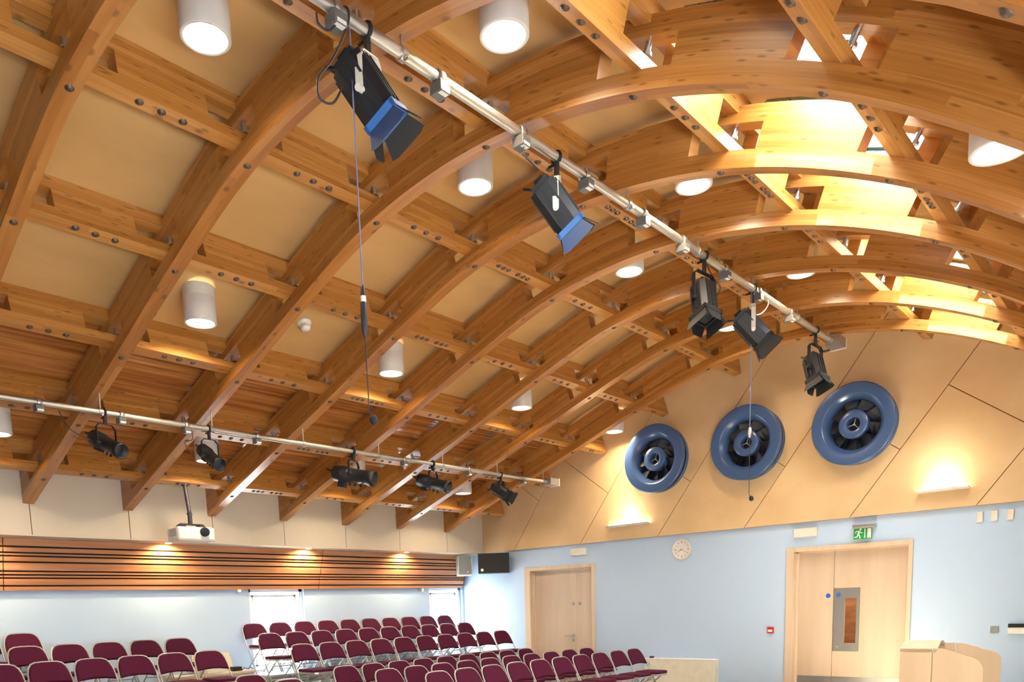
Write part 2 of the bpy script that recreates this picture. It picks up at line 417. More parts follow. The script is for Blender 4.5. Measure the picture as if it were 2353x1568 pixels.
# lines lean: higher Z -> smaller Y
for p_ in lines: polys = split(polys, p_, nv)
cross = [(8, 0, (7.666, 3.109)), (0, 1, (6.408, 3.097)), (1, 2, (5.121, 3.106)), (2, 3, (3.827, 3.103)), (3, 4, (2.546, 3.109)), (4, 5, (1.395, 3.193))]
fin = []
for q in polys:
    c = sum((Vector(a) for a in q), Vector((0, 0)))/len(q); cutp = None
    for hi, lo, p_ in cross:
        if (c-lines[lo]).dot(nv) > 0 and (c-lines[hi]).dot(nv) < 0: cutp = Vector(p_)
    if cutp is not None: fin += split([q], cutp, dv)
    else: fin.append(q)
def inset(q, d):
    c = sum((Vector(a) for a in q), Vector((0, 0)))/len(q); out = list(q)
    r = q
    n = len(q); res = q
    for k in range(n):
        a, bb = Vector(q[k]), Vector(q[(k+1) % n]); e = (bb-a)
        if e.length < 1e-5: continue
        e.normalize(); nn = Vector((-e.y, e.x))
        if (c-a).dot(nn) < 0: nn = -nn
        res = clip(res, a+nn*d, nn, 1)
    return res
b = MB(); b.box(XE-.026, XE+.001, -1.1, 9.0, ZT+.004, 5.2)
clad = b.build('trim_2', 'cladgap', kind='structure')
b = MB()
for q in fin:
    r = inset(q, .0045)
    if len(r) > 2: b.prism(r, (XE-.045, 0, 0), (0, 1, 0), (0, 0, 1), (1, 0, 0), .02)
b.build('panel', 'clad', clad)

# ------------------------------------------------------------------ doors
def disc(b, x, y, z, r, t=.004, n=20): b.cyl((x-t, y, z), (x, y, z), r, n=n)
def make_door(idx, ya, yb, fa, fb, gap, kick):
    d = bpy.data.objects.new('door_%d' % idx, None); COL.objects.link(d); d['kind'] = 'structure'
    b = MB()
    ya += .004; yb -= .004
    b.box(XE-.018, XE+.19, yb, fb, .2, DT+.05); b.box(XE-.018, XE+.19, fa, ya, .2, DT+.05); b.box(XE-.018, XE+.19, ya, yb, DT-.004, DT+.05)
    b.box(XE+.06, XE+.085, yb-.035, yb, .2, DT); b.box(XE+.06, XE+.085, ya, ya+.012, .2, DT); b.box(XE+.06, XE+.085, ya, yb, DT-.02, DT)
    b.build('door_frame', 'maplef', d, .003)
    return d
XL = XE+.085
d1 = make_door(1, D1[0], D1[1], 6.678, 8.05, 7.09, False)
gA = 7.075
for (y0, y1) in ((D1[0]+.003, gA-.003), (gA+.003, D1[1]-.003)):
    b = MB(); b.box(XL, XL+.045, y0, y1, .205, DT-.004); lf = b.build('door_leaf', 'maple', d1, .002)
    c = MB(); disc(c, XL, gA+(.07 if y0 > gA else -.055), 1.5, .028); cc = c.build('door_disc', 'greyp', lf); cc['label'] = 'small grey fire door disc'
b = MB(); yh = gA+.09
b.cyl((XL-.012, yh, 1.0), (XL, yh, 1.0), .026); b.cyl((XL-.06, yh, 1.0), (XL, yh, 1.0), .009); b.tube([(XL-.055, yh, 1.0), (XL-.058, yh+.05, 1.003), (XL-.055, yh+.125, 1.0)], .009)
b.cyl((XL-.012, yh, .93), (XL, yh, .93), .022)
b.build('door_handle', 'brushed', d1)
d2 = make_door(2, D2[0], D2[1], 2.361, 3.786, 3.24, True)
gB = 3.24; WY = (2.972, 3.112); WZ2 = (.913, 1.457)
b = MB(); b.box(XL, XL+.045, gB+.003, D2[1]-.003, .205, DT-.004); lf = b.build('door_leaf', 'maple', d2, .002)
c = MB(); disc(c, XL, gB+.062, 1.495, .028); c.build('door_disc', 'bluedot', lf)
c = MB(); c.box(XL-.002, XL, gB+.004, D2[1]-.004, .22, .50); c.build('kick_plate', 'brushed', lf)
b = MB()
for y0, y1, z0, z1 in ((D2[0]+.003, WY[0], .205, DT-.004), (WY[1], gB-.003, .205, DT-.004), (WY[0], WY[1], .01, WZ2[0]), (WY[0], WY[1], WZ2[1], DT-.004)): b.box(XL, XL+.045, y0, y1, z0, z1)
lf = b.build('door_leaf', 'maple', d2)
b = MB()
for y0, y1, z0, z1 in ((2.934, WY[0], .814, 1.582), (WY[1], gB-.004, .814, 1.582), (WY[0], WY[1], .814, WZ2[0]), (WY[0], WY[1], WZ2[1], 1.582)): b.box(XL-.003, XL, y0, y1, z0, z1)
b.build('finger_plate', 'brushed', lf)
c = MB(); c.box(XL-.002, XL, D2[0]+.004, gB-.004, .22, .50); c.build('kick_plate', 'brushed', lf)
c = MB(); disc(c, XL-.003, gB-.06, 1.50, .026); c.build('door_disc', 'bluedot', lf)
c = MB(); disc(c, XL-.003, gB-.06, .87, .012, .01); c.build('door_lock', 'steel', lf)
c = MB(); c.box(XL+.018, XL+.024, WY[0], WY[1], WZ2[0], WZ2[1]); c.build('vision_pane', 'glass', lf)
# added corridor box behind the big door, gives its pane a wood tone
b = MB(); b.box(11.0, 11.05, 1.5, 4.5, 0, 2.5); b.box(XE+.2, 11.0, 1.5, 1.55, 0, 2.5); b.box(XE+.2, 11.0, 4.45, 4.5, 0, 2.5); b.box(XE+.2, 11.05, 1.5, 4.5, 2.5, 2.55); b.box(XE+.2, 11.05, 1.5, 4.5, -.05, 0)
cw = b.build('wall_corridor', 'redwood', kind='structure')
b = MB(); b.box(10.95, 11.0, 2.86, 2.9, 0, 2.4); b.build('post', 'blackm', cw)
area('corridor_lamp', (10.5, 3.0, 2.45), (0, 0, -1), .5, .5, 22, (1, .85, .6))  # added light so the wood shows through the door pane

# ================================================================== ROOF TIMBERS
# shared bolt: washer + domed nut, +Z is away from the timber
bb = MB(); bb.lathe([(0, .0), (.0235, .0), (.0235, .003), (.017, .004), (.015, .009), (.009, .012), (0, .0125)], (0, 0, -.001), (0, 0, 1), 14)
bo = bb.build('bolt', 'bolt'); BOLT = bo.data; bpy.data.objects.remove(bo)
bb = MB(); bb.cyl((0, 0, 0), (0, 0, .06), .017, n=12); bb.cyl((0, 0, .045), (0, 0, .06), .028, n=6); bb.cyl((0, 0, .06), (0, 0, .085), .010, n=10)
bo = bb.build('tie_rod', 'zinc'); ROD = bo.data; bpy.data.objects.remove(bo)
def nrm_mat(p_, zdir, xdir=(1, 0, 0)):
    z = Vector(zdir).normalized(); x = Vector(xdir); x = (x-z*x.dot(z)).normalized(); y = z.cross(x)
    return Matrix(((x.x, y.x, z.x, p_[0]), (x.y, y.y, z.y, p_[1]), (x.z, y.z, z.z, p_[2]), (0, 0, 0, 1)))
LC, HO, UC = .095, .235, .326
uF = u_at_y(YC-.003); uE = u_at_y(-.99)
acc = {}
def arclen(u):       # u in purlin units to metres
    return u*1.04
def arch_part(x, u0, u1, h0, h1, name, par):
    n = max(1, int((u1-u0)/.055)); us = [u0+(u1-u0)*k/n for k in range(n+1)]
    secs = [[rp(x-HW, u, h0), rp(x+HW, u, h0), rp(x+HW, u, h1), rp(x-HW, u, h1)] for u in us]
    b = MB(); b.strip(secs, [arclen(u) for u in us], [(5.001, 5.03), (h0, h1), (6.001, 6.03), (h1, h0)])
    o = b.build(name, 'arch', par); o['kind_note'] = 'timber'; del o['kind_note']; return o
names = ['eighth and nearest the camera', 'seventh', 'sixth', 'fifth', 'fourth', 'third', 'second', 'first']
for i, x in enumerate(XA):
    lab = 'curved glulam timber roof arch, %s in from the end wall with the blue fans' % names[i] if i else 'curved glulam roof arch at far upper left, farthest from the fan wall'
    t = thing('roof_arch', lab, 'roof arch', (x, YC, 2.70), group='curved timber roof arches')
    t['tmp'] = 1; inv = Matrix.Translation((-x, -YC, -2.70))
    ps = [arch_part(x, uF, uE, 0, LC, 'lower_chord', t), arch_part(x, uF, uE, HO, UC, 'upper_chord', t)]
    del t['tmp']
    cuts = [uF]
    for j in range(0, 10):
        L = pr(j)[3]; hl = .222/L
        if j+hl < uE: cuts += [max(j-hl, uF+.01), j+hl]
    cuts.append(uE)
    for a, c in zip(cuts[0::2], cuts[1::2]):
        ps.append(arch_part(x, a, c, LC, HO, 'web_block', t))
    for o in ps: o.matrix_local = inv
    for j in range(0, 9):
        v, g, n, L = pr(j); p0 = rp(x, j, 0)
        inst('bolt', BOLT, t, inv @ nrm_mat(p0, (0, -n.x, -n.y)))
        inst('tie_rod', ROD, t, inv @ nrm_mat(rp(x, j, HO, .03), (0, -n.x, -n.y)))
pl = ['lowest, just above the cream bulkhead', 'second up from the cream bulkhead', 'third up, where the slatted ceiling strip ends', 'fourth up from the cream bulkhead', 'fifth up from the cream bulkhead',
      'sixth up, last before the roof crown', 'seventh, along the left edge of the skylights', 'eighth, along the right edge of the skylights', 'ninth, right of the skylights in the upper right corner']
PX0, PX1, PW = -1.45, 9.755, .0475
for j in range(9):
    v, g, n, L = pr(j); base = rp(PX0, j, 0)
    t = thing('roof_purlin', 'straight timber purlin crossing the arches, '+pl[j], 'purlin', base, group='straight timber purlins'); inv = Matrix.Translation(-base)
    def pp(x0, x1, h0, h1, nm):
        b = MB(); secs = [[rp(x, j, h0, -PW+.006), rp(x, j, h0, PW+.006), rp(x, j, h1, PW+.006), rp(x, j, h1, -PW+.006)] for x in (x0, x1)]
        b.strip(secs, [x0, x1], [(5.001, 5.03), (h0, h1), (6.001, 6.03), (h1, h0)])
        o = b.build(nm, 'purlin', t); o.matrix_local = inv
    pp(PX0, PX1, .095, .160, 'lower_chord'); pp(PX0, PX1, .290, .386, 'upper_chord')
    xx = [PX0+.3]+[x for x in [.784-1.0178, .784]+XA]+[None]
    ed = [PX0] + [q for x in [.784-1.0178, .784]+XA for q in (x-.25, x+.25)] + [PX1]
    for a, c in zip(ed[0::2], ed[1::2]):
        if c > a: pp(a, c, .160, .290, 'spacer_block')
    for i in range(-1, 8):
        x0 = XA[0]+1.0178*(i-0) if i >= 0 else XA[0]-1.0178
        m_ = x0+.5089-.012
        if i == 7:
            offs = (-.02, .045) if j else (-.02,)
            m_ = 9.42
        elif i == 3: offs = (-.19, -.128, -.065, .06, .128, .19)
        else: offs = (-.125, 0, .125)
        for o_ in offs:
            inst('bolt', BOLT, t, inv @ nrm_mat(rp(m_+o_, j, .095, .006), (0, -n.x, -n.y)))

# ================================================================== CYLINDER DOWNLIGHTS
def downlight_mesh():
    t = thing('downlight', '', 'ceiling light', group='white cylinder downlights')
    b = MB(); b.lathe([(.128, .62), (.128, .195), (.1265, .19), (.1265, .186), (.128, .182), (.128, .0), (.124, -.004), (.113, -.004), (.108, .0), (.104, .03)], (0, 0, 0), (0, 0, 1), 40)
    b.build('cylinder', 'lampgrey', t)
    b = MB(); b.cyl((0, 0, .006), (0, 0, .010), .106, n=40); b.build('diffuser', 'glow', t)
    return t
D0 = downlight_mesh()
DL = [(0, 3.925, 4.447, 'nearest large white cylinder downlight, cut by the top edge left of the lighting bar'),
      (1, 2.775, 4.385, 'large white cylinder downlight at top centre, right of the upper lighting bar'),
      (2, 3.925, 4.447, 'white cylinder downlight left of the upper bar, between its first two lamps'),
      (3, 2.775, 4.385, 'white cylinder downlight right of the upper bar above its second lamp'),
      (4, 3.925, 4.447, 'white cylinder downlight left of the upper bar, between its second and third lamps'),
      (5, 2.775, 4.372, 'white downlight half hidden by an arch, right of the upper bar and third lamp'),
      (6, 3.925, 4.440, 'small white downlight just left of the fourth lamp on the upper bar'),
      (7, 6.06, 3.85, 'white cylinder downlight just left above the leftmost blue fan'),
      (5, 6.05, 3.84, 'white cylinder downlight, third of the middle-left slope row, counted from the left'),
      (3, 6.06, 3.85, 'white cylinder downlight by the long hanging microphone cable'),
      (1, 6.05, 3.85, 'whole white cylinder downlight on the left slope, left of the smoke detector'),
      (0, 7.94, 3.17, 'white cylinder downlight cut by the left edge under the lower lighting bar'),
      (6, 8.03, 3.17, 'white cylinder downlight beside the rightmost lamp on the lower bar'),
      (2, 7.98, 3.17, 'white cylinder downlight behind the second lamp on the lower bar'),
      (4, 7.98, 3.17, 'white cylinder downlight behind the third lamp on the lower bar'),
      (2, 0.76, 3.44, 'white cylinder downlight at the right edge, partly hidden by an arch')]
for k, (bay, y, z, lab) in enumerate(DL):
    x = XA[bay]+.5089
    o = D0 if k == 0 else dup(D0, lab)
    o['label'] = lab; o.location = (x, y, z)
    # trim the cylinder to the ceiling height
    u = u_at_y(y)
    zc = rp(x, u, .395).z
    hgt = min(.62, (zc-z)+.05)
    cy = [c for c in o.children if c.name.startswith('cylinder')][0]
    if k: cy.data = cy.data.copy()
    for vtx in cy.data.vertices:
        if vtx.co.z > .3: vtx.co.z = hgt
    l = bpy.data.lights.new('downlight_lamp', 'AREA'); l.shape = 'DISK'; l.size = .2; l.energy = 15; l.color = (1, .80, .55); l.spread = radians(150)
    lo = bpy.data.objects.new('downlight_lamp', l); COL.objects.link(lo); lo.location = (x, y, z-.012)

# ================================================================== WALL UPLIGHTERS + FANS
def uplighter(y0, y1, lab):
    t = thing('wall_uplighter', lab, 'wall light', (XE-.045, (y0+y1)/2, 2.60), group='wall uplighters'); w = (y1-y0)/2
    b = MB(); b.prism([(-.001, -.012), (-.10, -.002), (-.105, .012), (-.10, .012), (-.001, .0)], (0, -w, 0), (1, 0, 0), (0, 0, 1), (0, 1, 0), 2*w); b.build('shade', 'white', t)
    b = MB(); b.cyl((-.05, -w+.03, .018), (-.05, w-.03, .018), .010, n=10); b.build('lamp_tube', 'glow2', t)
    l = bpy.data.lights.new('uplighter_lamp', 'AREA'); l.shape = 'RECTANGLE'; l.size = 2*w-.05; l.size_y = .06; l.energy = 6; l.color = (1, .90, .68)
    lo = bpy.data.objects.new('uplighter_lamp', l); COL.objects.link(lo); lo.location = (XE-.045-.06, (y0+y1)/2, 2.635)
    lo.rotation_euler = Vector((.55, 0, 1)).to_track_quat('-Z', 'X').to_euler()
    return t
uplighter(5.69, 6.39, 'slim white wall uplighter glowing under the leftmost blue fan')
uplighter(1.83, 2.33, 'slim white wall uplighter glowing above the large double door on the right')
def fan_build():
    t = thing('wall_fan', '', 'fan', group='blue ventilation fans on the end wall')
    ax = (-1, 0, 0)
    b = MB(); b.lathe([(.44, .0), (.44, .05), (.43, .055), (.43, .0)], (0, 0, 0), ax, 64); b.lathe([(.40, .0), (.40, .10)], (0, 0, 0), ax, 64); b.build('rear_flange', 'fanblue', t)
    b = MB(); b.lathe([(.418, .095), (.425, .10), (.452, .125), (.455, .17), (.449, .18), (.44, .182), (.345, .182), (.335, .178), (.325, .168), (.305, .148), (.288, .122), (.278, .09), (.274, .05), (.274, .012)], (0, 0, 0), ax, 72); b.build('bell_mouth', 'fanblue', t)
    b = MB(); b.cyl((0, 0, 0), (-.01, 0, 0), .40, n=48); b.build('backing', 'fandark', t)
    for k in range(9):
        a = 2*pi*k/9; e = Vector((0, cos(a), sin(a))); tt = Vector((0, -sin(a), cos(a))); b = MB()
        vs = []
        for r, w, p_ in ((.14, .055, .05), (.2, .065, .042), (.268, .07, .034)):
            for s in (-1, 1):
                c = e*r+tt*(s*w)+Vector((-.055+s*p_, 0, 0)); vs += [c, c+Vector((-.004, 0, 0))]
        fs = []
        for q in range(2):
            o_ = q*4; fs += [(o_, o_+2, o_+6, o_+4), (o_+1, o_+5, o_+7, o_+3), (o_, o_+4, o_+5, o_+1), (o_+2, o_+3, o_+7, o_+6)]
        fs += [(0, 1, 3, 2), (8, 10, 11, 9)]
        b.add(vs, fs); b.build('blade', 'fandark', t)
    b = MB(); b.lathe([(.155, .02), (.160, .140), (.156, .146), (.078, .146), (.074, .142), (.074, .02)], (0, 0, 0), ax, 48); hb = b.build('hub', 'fanblue', t)
    b = MB(); b.cyl((-.01, 0, 0), (-.03, 0, 0), .073, n=24); b.build('hub_recess', 'fandark', hb)
    b = MB()
    for k in range(3):
        a = radians(90+120*k+15); b.cyl((-.11, 0, 0), (-.11, .075*cos(a), .075*sin(a)), .004, n=6)
    b.cyl((-.115, 0, 0), (-.085, 0, 0), .010, n=10); b.build('spoke', 'steel', hb)
    return t
f0 = fan_build()
for k, (y, lab) in enumerate([(5.555, 'round blue ventilation fan, leftmost of the three on the clad wall'), (4.262, 'round blue ventilation fan, middle one with a microphone cable in front'), (2.992, 'round blue ventilation fan, rightmost and largest looking of the three')]):
    o = f0 if k == 0 else dup(f0, lab)
    o['label'] = lab; o.location = (XE-.045, y, 3.435)

# ================================================================== LIGHTING BARS
Y1, Z1 = 3.0, 4.174
Y2, Z2 = 6.91, 3.244
def bar(name, lab, x0, x1, y, z, r, hang, ends, hs):
    t = thing(name, lab, 'lighting bar', (x0, y, z)); T = lambda q: (q[0]-x0, q[1]-y, q[2]-z)
    b = MB(); b.cyl(T((x0, y, z)), T((x1, y, z)), r, n=20); b.build('tube', 'steel', t)
    b = MB(); b.box(x1-x0-.06, x1-x0+.13, -.09, .06, -.05, .045); b.build('end_box', 'zinc', t, .004)
    b = MB(); b.box(x1-x0+.13, x1-x0+.15, -.095, .065, -.055, .05); b.build('end_plate', 'white', t, .003)
    for x in hang:      # hanger clamps up to the arch
        b = MB(); X = x-x0
        b.cyl((X-.018, 0, 0), (X+.018, 0, 0), r+.007, n=20); b.cyl((X, 0, r), (X, 0, hs), .007, n=8); b.cyl((X, .02, r-.005), (X, .05, r-.005), .012, n=8); b.cyl((X, -.045, -.03), (X, -.015, -.03), .008, n=8)
        b.build('hanger_clamp', 'zinc', t)
    return t
bar('lighting_bar', 'long galvanised lighting bar running diagonally across the upper ceiling', .5, 8.93, Y1, Z1, .0265, [1.802, 2.82, 4.856, 5.874, 6.891, 7.909, 8.8], 1, .085)
bar('lighting_bar', 'galvanised lighting bar low on the left slope near the slatted ceiling', .5, 9.02, Y2, Z2, .0235, [1.802, 2.82, 3.838, 4.856, 5.874, 6.891, 7.909, 8.9], 1, .17)
def socket_build():
    t = thing('socket_box', '', 'socket box', group='grey socket boxes on the lighting bars')
    b = MB(); b.lathe([(.03, -.022), (.038, -.018), (.038, .018), (.03, .022)], (0, 0, 0), (1, 0, 0), 18); b.build('clamp', 'zinc', t)
    b = MB(); b.box(-.04, .03, -.05, .03, -.085, -.03); b.build('box', 'boxgrey', t, .004)
    b = MB(); b.box(-.03, .02, -.0515, -.05, -.082, -.066); b.box(-.03, .02, -.045, -.02, -.0865, -.085); b.build('label_plate', 'white', t)
    return t
s0 = socket_build(); first = True
so_ = [(2.42, 1, 'grey socket box nearest the camera, left of the biggest lamp'), (3.07, 1, 'grey socket box right of the biggest lamp'), (3.72, 1, 'grey socket box with black lead before the second lamp on the upper bar'),
       (4.36, 1, 'grey socket box just right of the second lamp on the upper bar'), (5.05, 1, 'grey socket box midway between second and third lamps on the upper bar'), (5.62, 1, 'grey socket box just left of the third lamp on the upper bar'),
       (6.33, 1, 'grey socket box between third and fourth lamps on the upper bar'), (7.72, 1, 'grey socket box between fourth and fifth lamps on the upper bar'), (6.98, 1, 'grey socket box above the fourth lamp on the upper bar'),
       (2.34, 2, 'grey socket box nearest the left edge on the lower bar'), (2.99, 2, 'grey socket box right of the first lamp on the lower bar'), (3.58, 2, 'grey socket box left of the second lamp on the lower bar'),
       (4.31, 2, 'grey socket box right of the second lamp on the lower bar'), (6.25, 2, 'grey socket box left of the fourth lamp on the lower bar'), (7.35, 2, 'grey socket box right of the fourth lamp on the lower bar'), (8.45, 2, 'grey socket box near the wall end of the lower bar')]
for x, w_, lab in so_:
    o = s0 if first else dup(s0, lab)
    first = False; o['label'] = lab; o.location = (x, Y1, Z1) if w_ == 1 else (x, Y2, Z2)
    if w_ == 2: o.scale = (.9, .9, .9)

# theatre lamps --------------------------------------------------------------
def frame_from(d, side=(1, 0, 0)):
    d = Vector(d).normalized(); x = Vector(side); x = (x-d*x.dot(d)).normalized(); y = d.cross(x)
    return Matrix(((x.x, y.x, d.x, 0), (x.y, y.y, d.y, 0), (x.z, y.z, d.z, 0), (0, 0, 0, 1)))
def clampyoke(t, drop, r, T, half, mat='black', r_bar=.0265, arm=.018):
    b = MB()   # hook clamp
    b.tube([(0, r_bar*cos(a)*1.15+0, r_bar*sin(a)*1.15) for a in [radians(x) for x in range(-60, 241, 25)]], .011, 6)
    b.box(-.012, .012, -.012, .012, -drop*.38, -r_bar); b.cyl((0, .02, -.035), (0, .06, -.035), .008, n=8)
    b.build('hook_clamp', 'blackm', t)
    b = MB(); z0 = -drop*.38; w = half+.018; cz = -drop
    X = (T @ Vector((1, 0, 0))).normalized()
    pts = [X*-w+Vector((0, 0, cz)), X*-w+Vector((0, 0, z0-.03)), X*(-w+.03)+Vector((0, 0, z0)), X*(w-.03)+Vector((0, 0, z0)), X*w+Vector((0, 0, z0-.03)), X*w+Vector((0, 0, cz))]
    Y_ = X.cross(Vector((0, 0, 1))).normalized()
    for a, c in zip(pts[:-1], pts[1:]):
        dd = (c-a); n = dd.normalized(); m_ = n.cross(Y_)
        vs = [q+Y_*s1*arm+m_*s2*.003 for q in (a, c) for s1 in (-1, 1) for s2 in (-1, 1)]
        b.add(vs, [(0, 1, 3, 2), (4, 6, 7, 5), (0, 4, 5, 1), (2, 3, 7, 6), (0, 2, 6, 4), (1, 5, 7, 3)])
    for s in (-1, 1): b.cyl(X*(s*half*.9)+Vector((0, 0, cz)), X*(s*(w+.02))+Vector((0, 0, cz)), .016, n=10)
    return b.build('yoke', mat, t)
def fresnel(lab, x, y, z, d, side, sc=1.0, drop=.30, flare=28, col='navy', rb=.0265, yk='black'):
    t = thing('stage_lamp', lab, 'stage lamp', (x, y, z), group='stage lamps on the bars')
    T0 = frame_from(d, side); T = Matrix.Translation((0, 0, -drop)) @ T0
    clampyoke(t, drop, .1, T0.to_3x3(), .108*sc, yk, rb)
    b = MB(); w = .10*sc; l0, l1 = -.17*sc, .15*sc
    oct_ = [(-w, -.55*w), (-w, .55*w), (-.62*w, w), (.62*w, w), (w, .55*w), (w, -.55*w), (.62*w, -w), (-.62*w, -w)]
    vs = [T @ Vector((a, c, l0)) for a, c in oct_]+[T @ Vector((a, c, l1)) for a, c in oct_]
    b.add(vs, [tuple(range(8))[::-1], tuple(range(8, 16))]+[(k, (k+1) % 8, 8+(k+1) % 8, 8+k) for k in range(8)])
    for s in (-1, 1):   # cooling ribs
        for q in (-.5, 0, .5):
            b.box(w*s-.006*s, w*s+.008*s, q*w-.006, q*w+.006, l0+.02, l1-.03, T); b.box(q*w-.006, q*w+.006, w*s-.006*s, w*s+.008*s, l0+.02, l1-.03, T)
    b.box(-.7*w, .7*w, -.7*w, .7*w, l0-.03, l0, T)
    hs = b.build('housing', 'black', t)
    b = MB(); b.box(-.04*sc, .04*sc, -.03*sc, .04*sc, l0-.06*sc, l0-.03, T); b.tube([T @ Vector(q) for q in ((-.04, -w*.6, l0-.02), (-.045, -w*1.05, l0-.06), (.045, -w*1.05, l0-.06), (.04, -w*.6, l0-.02))], .007, 6)
    b.build('rear_handle', 'blackm', hs)
    b = MB(); e = w*1.08
    for a in ((-e, e, -e, -e+.018), (-e, e, e-.018, e), (-e, -e+.018, -e, e), (e-.018, e, -e, e)): b.box(a[0], a[1], a[2], a[3], l1-.012, l1+.022, T)
    cf = b.build('colour_frame', 'azure' if col == 'navy' else 'blackm', t)
    b = MB(); b.cyl(T @ Vector((0, 0, l1-.02)), T @ Vector((0, 0, l1+.004)), w*.82, w*.7, n=28); b.build('lens', 'lens', hs)
    fl = radians(flare); L = .115*sc
    for k, nm in enumerate(('barn_door',)*4):
        a = k*pi/2; ex = Vector((cos(a), sin(a), 0)); ey = Vector((-sin(a), cos(a), 0))
        w0, w1 = (.092*sc, .13*sc) if k % 2 == 0 else (.085*sc, .06*sc)
        o_ = ex*w*1.0+Vector((0, 0, l1+.02)); dd = (Vector((0, 0, 1))*cos(fl)+ex*sin(fl)); nn = ey.cross(dd)
        vs = [T @ (o_+ey*s*ww+dd*h+nn*q) for q in (0, .003) for (s, ww, h) in ((-1, w0, 0), (1, w0, 0), (1, w1, L*.9), (1, w1*.7, L), (-1, w1*.7, L), (-1, w1, L*.9))]
        b = MB(); b.add(vs, [tuple(range(6))[::-1], tuple(range(6, 12))]+[(q, (q+1) % 6, 6+(q+1) % 6, 6+q) for q in range(6)])
        b.build(nm, col if k == 2 else 'blackm', cf)
    return t
def profile(lab, x, y, z, d, side, sc=1.0, drop=.22, rb=.0235):
    t = thing('stage_lamp', lab, 'stage lamp', (x, y, z), group='stage lamps on the bars')
    T0 = frame_from(d, side); T = Matrix.Translation((0, 0, -drop)) @ T0
    clampyoke(t, drop, .07, T0.to_3x3(), .075*sc, 'black', rb, .009)
    o = T @ Vector((0, 0, 0)); ax = (T0.to_3x3() @ Vector((0, 0, 1)))
    b = MB(); b.lathe([(0, -.19), (.05, -.19), (.066, -.175), (.07, -.06), (.06, -.05), (.058, .13), (.066, .135), (.066, .19), (.060, .19), (.054, .12), (0, .12)], o, ax, 26)
    b.box(-.02, .02, -.085*sc, -.05, -.13, -.06, T); hs = b.build('housing', 'black', t)
    b = MB(); b.cyl(T @ Vector((0, 0, .125)), T @ Vector((0, 0, .14)), .052, n=24); b.build('lens', 'lens', hs)
    b = MB()
    for q in (-.03, .02, .07): b.cyl(T @ Vector((0, -.06, q)), T @ Vector((0, -.085, q)), .010, n=8)
    b.tube([T @ Vector(q) for q in ((.03, 0, -.185), (.05, .02, -.235), (-.05, .02, -.235), (-.03, 0, -.185))], .005, 6)
    b.build('knob', 'blackm', hs)
    t.scale = (sc, sc, sc)
    return t
sd = (1, .25, 0)
fresnel('largest black stage lamp with blue barn doors, nearest the camera', 2.60, Y1, Z1, (.45, -.36, -.82), sd, .84, .27, yk='offwhite')
fresnel('black stage lamp with blue barn doors, second along the upper bar', 4.06, Y1, Z1, (.60, -.32, -.73), sd, .84, .28, yk='offwhite')
fresnel('black stage lamp hanging straight down, third along the upper bar', 5.98, Y1, Z1, (-.30, -.25, -.92), (1, -.3, 0), .84, .34, 12, 'blackm')
fresnel('black stage lamp tilted to the right, fourth along the upper bar', 6.89, Y1, Z1, (.50, -.50, -.71), sd, .88, .34, 22, 'black', yk='offwhite')
fresnel('black stage lamp with open barn doors, last on the upper bar near the wall', 8.42, Y1, Z1, (-.22, -.30, -.92), (1, -.2, 0), .80, .38, 16, 'blackm')
profile('black tubular spotlight, leftmost on the lower bar', 2.85, Y2, Z2, (.25, -.85, -.42), (1, .3, 0), 1.0, .26)
profile('black tubular spotlight in front of a white cylinder light, second on the lower bar', 3.80, Y2, Z2, (.02, -.85, -.52), (1, .1, 0), .95, .27)
profile('black tubular spotlight pointing right, third on the lower bar', 5.50, Y2, Z2, (.5, -.84, -.20), (1, .5, 0), 1.3, .20)
profile('black tubular spotlight pointing right, fourth on the lower bar', 6.72, Y2, Z2, (.34, -.88, -.30), (1, .4, 0), 1.15, .20)
fresnel('small black stage lamp with barn doors, last on the lower bar', 7.98, Y2, Z2, (.35, -.75, -.56), sd, .68, .22, 25, 'black', .0235)
# leads and cables
def cord(lab, pts, r=.005, mat='cable', name='cable'):
    b = MB(); sm = []
    q = [Vector(a) for a in pts]; q = [q[0]]+q+[q[-1]]
    for k in range(1, len(q)-2):
        for t in [i/8 for i in range(8)]:
            a, b1, c, d = q[k-1:k+3]
            sm.append(.5*((2*b1)+(c-a)*t+(2*a-5*b1+4*c-d)*t*t+(-a+3*b1-3*c+d)*t**3))
    sm.append(q[-2]); b.tube(sm, r, 6); return tag(b.build(name, mat), lab, 'cable')
def px(qx, qy, y=None, x=None, dz=0):
    d = F_+R_*((qx-CX)/FPX)-U_*((qy-CY)/FPX)
    k = (y/d.y) if y is not None else (x/d.x)
    return Vector((0, 0, 1.5))+d*k
cord('black looped lead hanging beside the biggest stage lamp', [px(787, 15, y=3.0), px(800, 22, y=2.97), px(798, 60, y=2.97), px(765, 135, y=2.95), px(732, 180, y=2.94), px(735, 225, y=2.94), px(765, 237, y=2.95), px(787, 200, y=2.97)], .005)
cord('thin black lead from the upper bar to the second lamp', [px(1204, 322, y=2.98), px(1205, 355, y=2.96), px(1222, 375, y=2.95), px(1240, 393, y=2.98)], .004)
cord('short black lead looped under the box left of the biggest lamp', [px(727, 30, y=3.0), px(732, 55, y=2.97), px(755, 70, y=2.97), px(772, 55, y=2.98), px(776, 38, y=3.0)], .005)
cord('black lead looped right of the third lamp on the upper bar', [px(1622, 605, y=2.98), px(1640, 640, y=2.97), px(1655, 660, y=2.97), px(1645, 680, y=2.98), px(1632, 668, y=2.98)], .005)
cord('pale lead looped above the fourth lamp on the upper bar', [px(1760, 680, y=3.0), px(1765, 700, y=2.98), px(1750, 720, y=2.97), px(1732, 722, y=2.98), px(1725, 700, y=3.0)], .005, 'offwhite')
cord('thick black lead drooping at the wall end of the upper bar', [px(1872, 775, y=3.0), px(1878, 795, y=2.98), px(1890, 808, y=2.98), px(1905, 805, y=3.0)], .010)
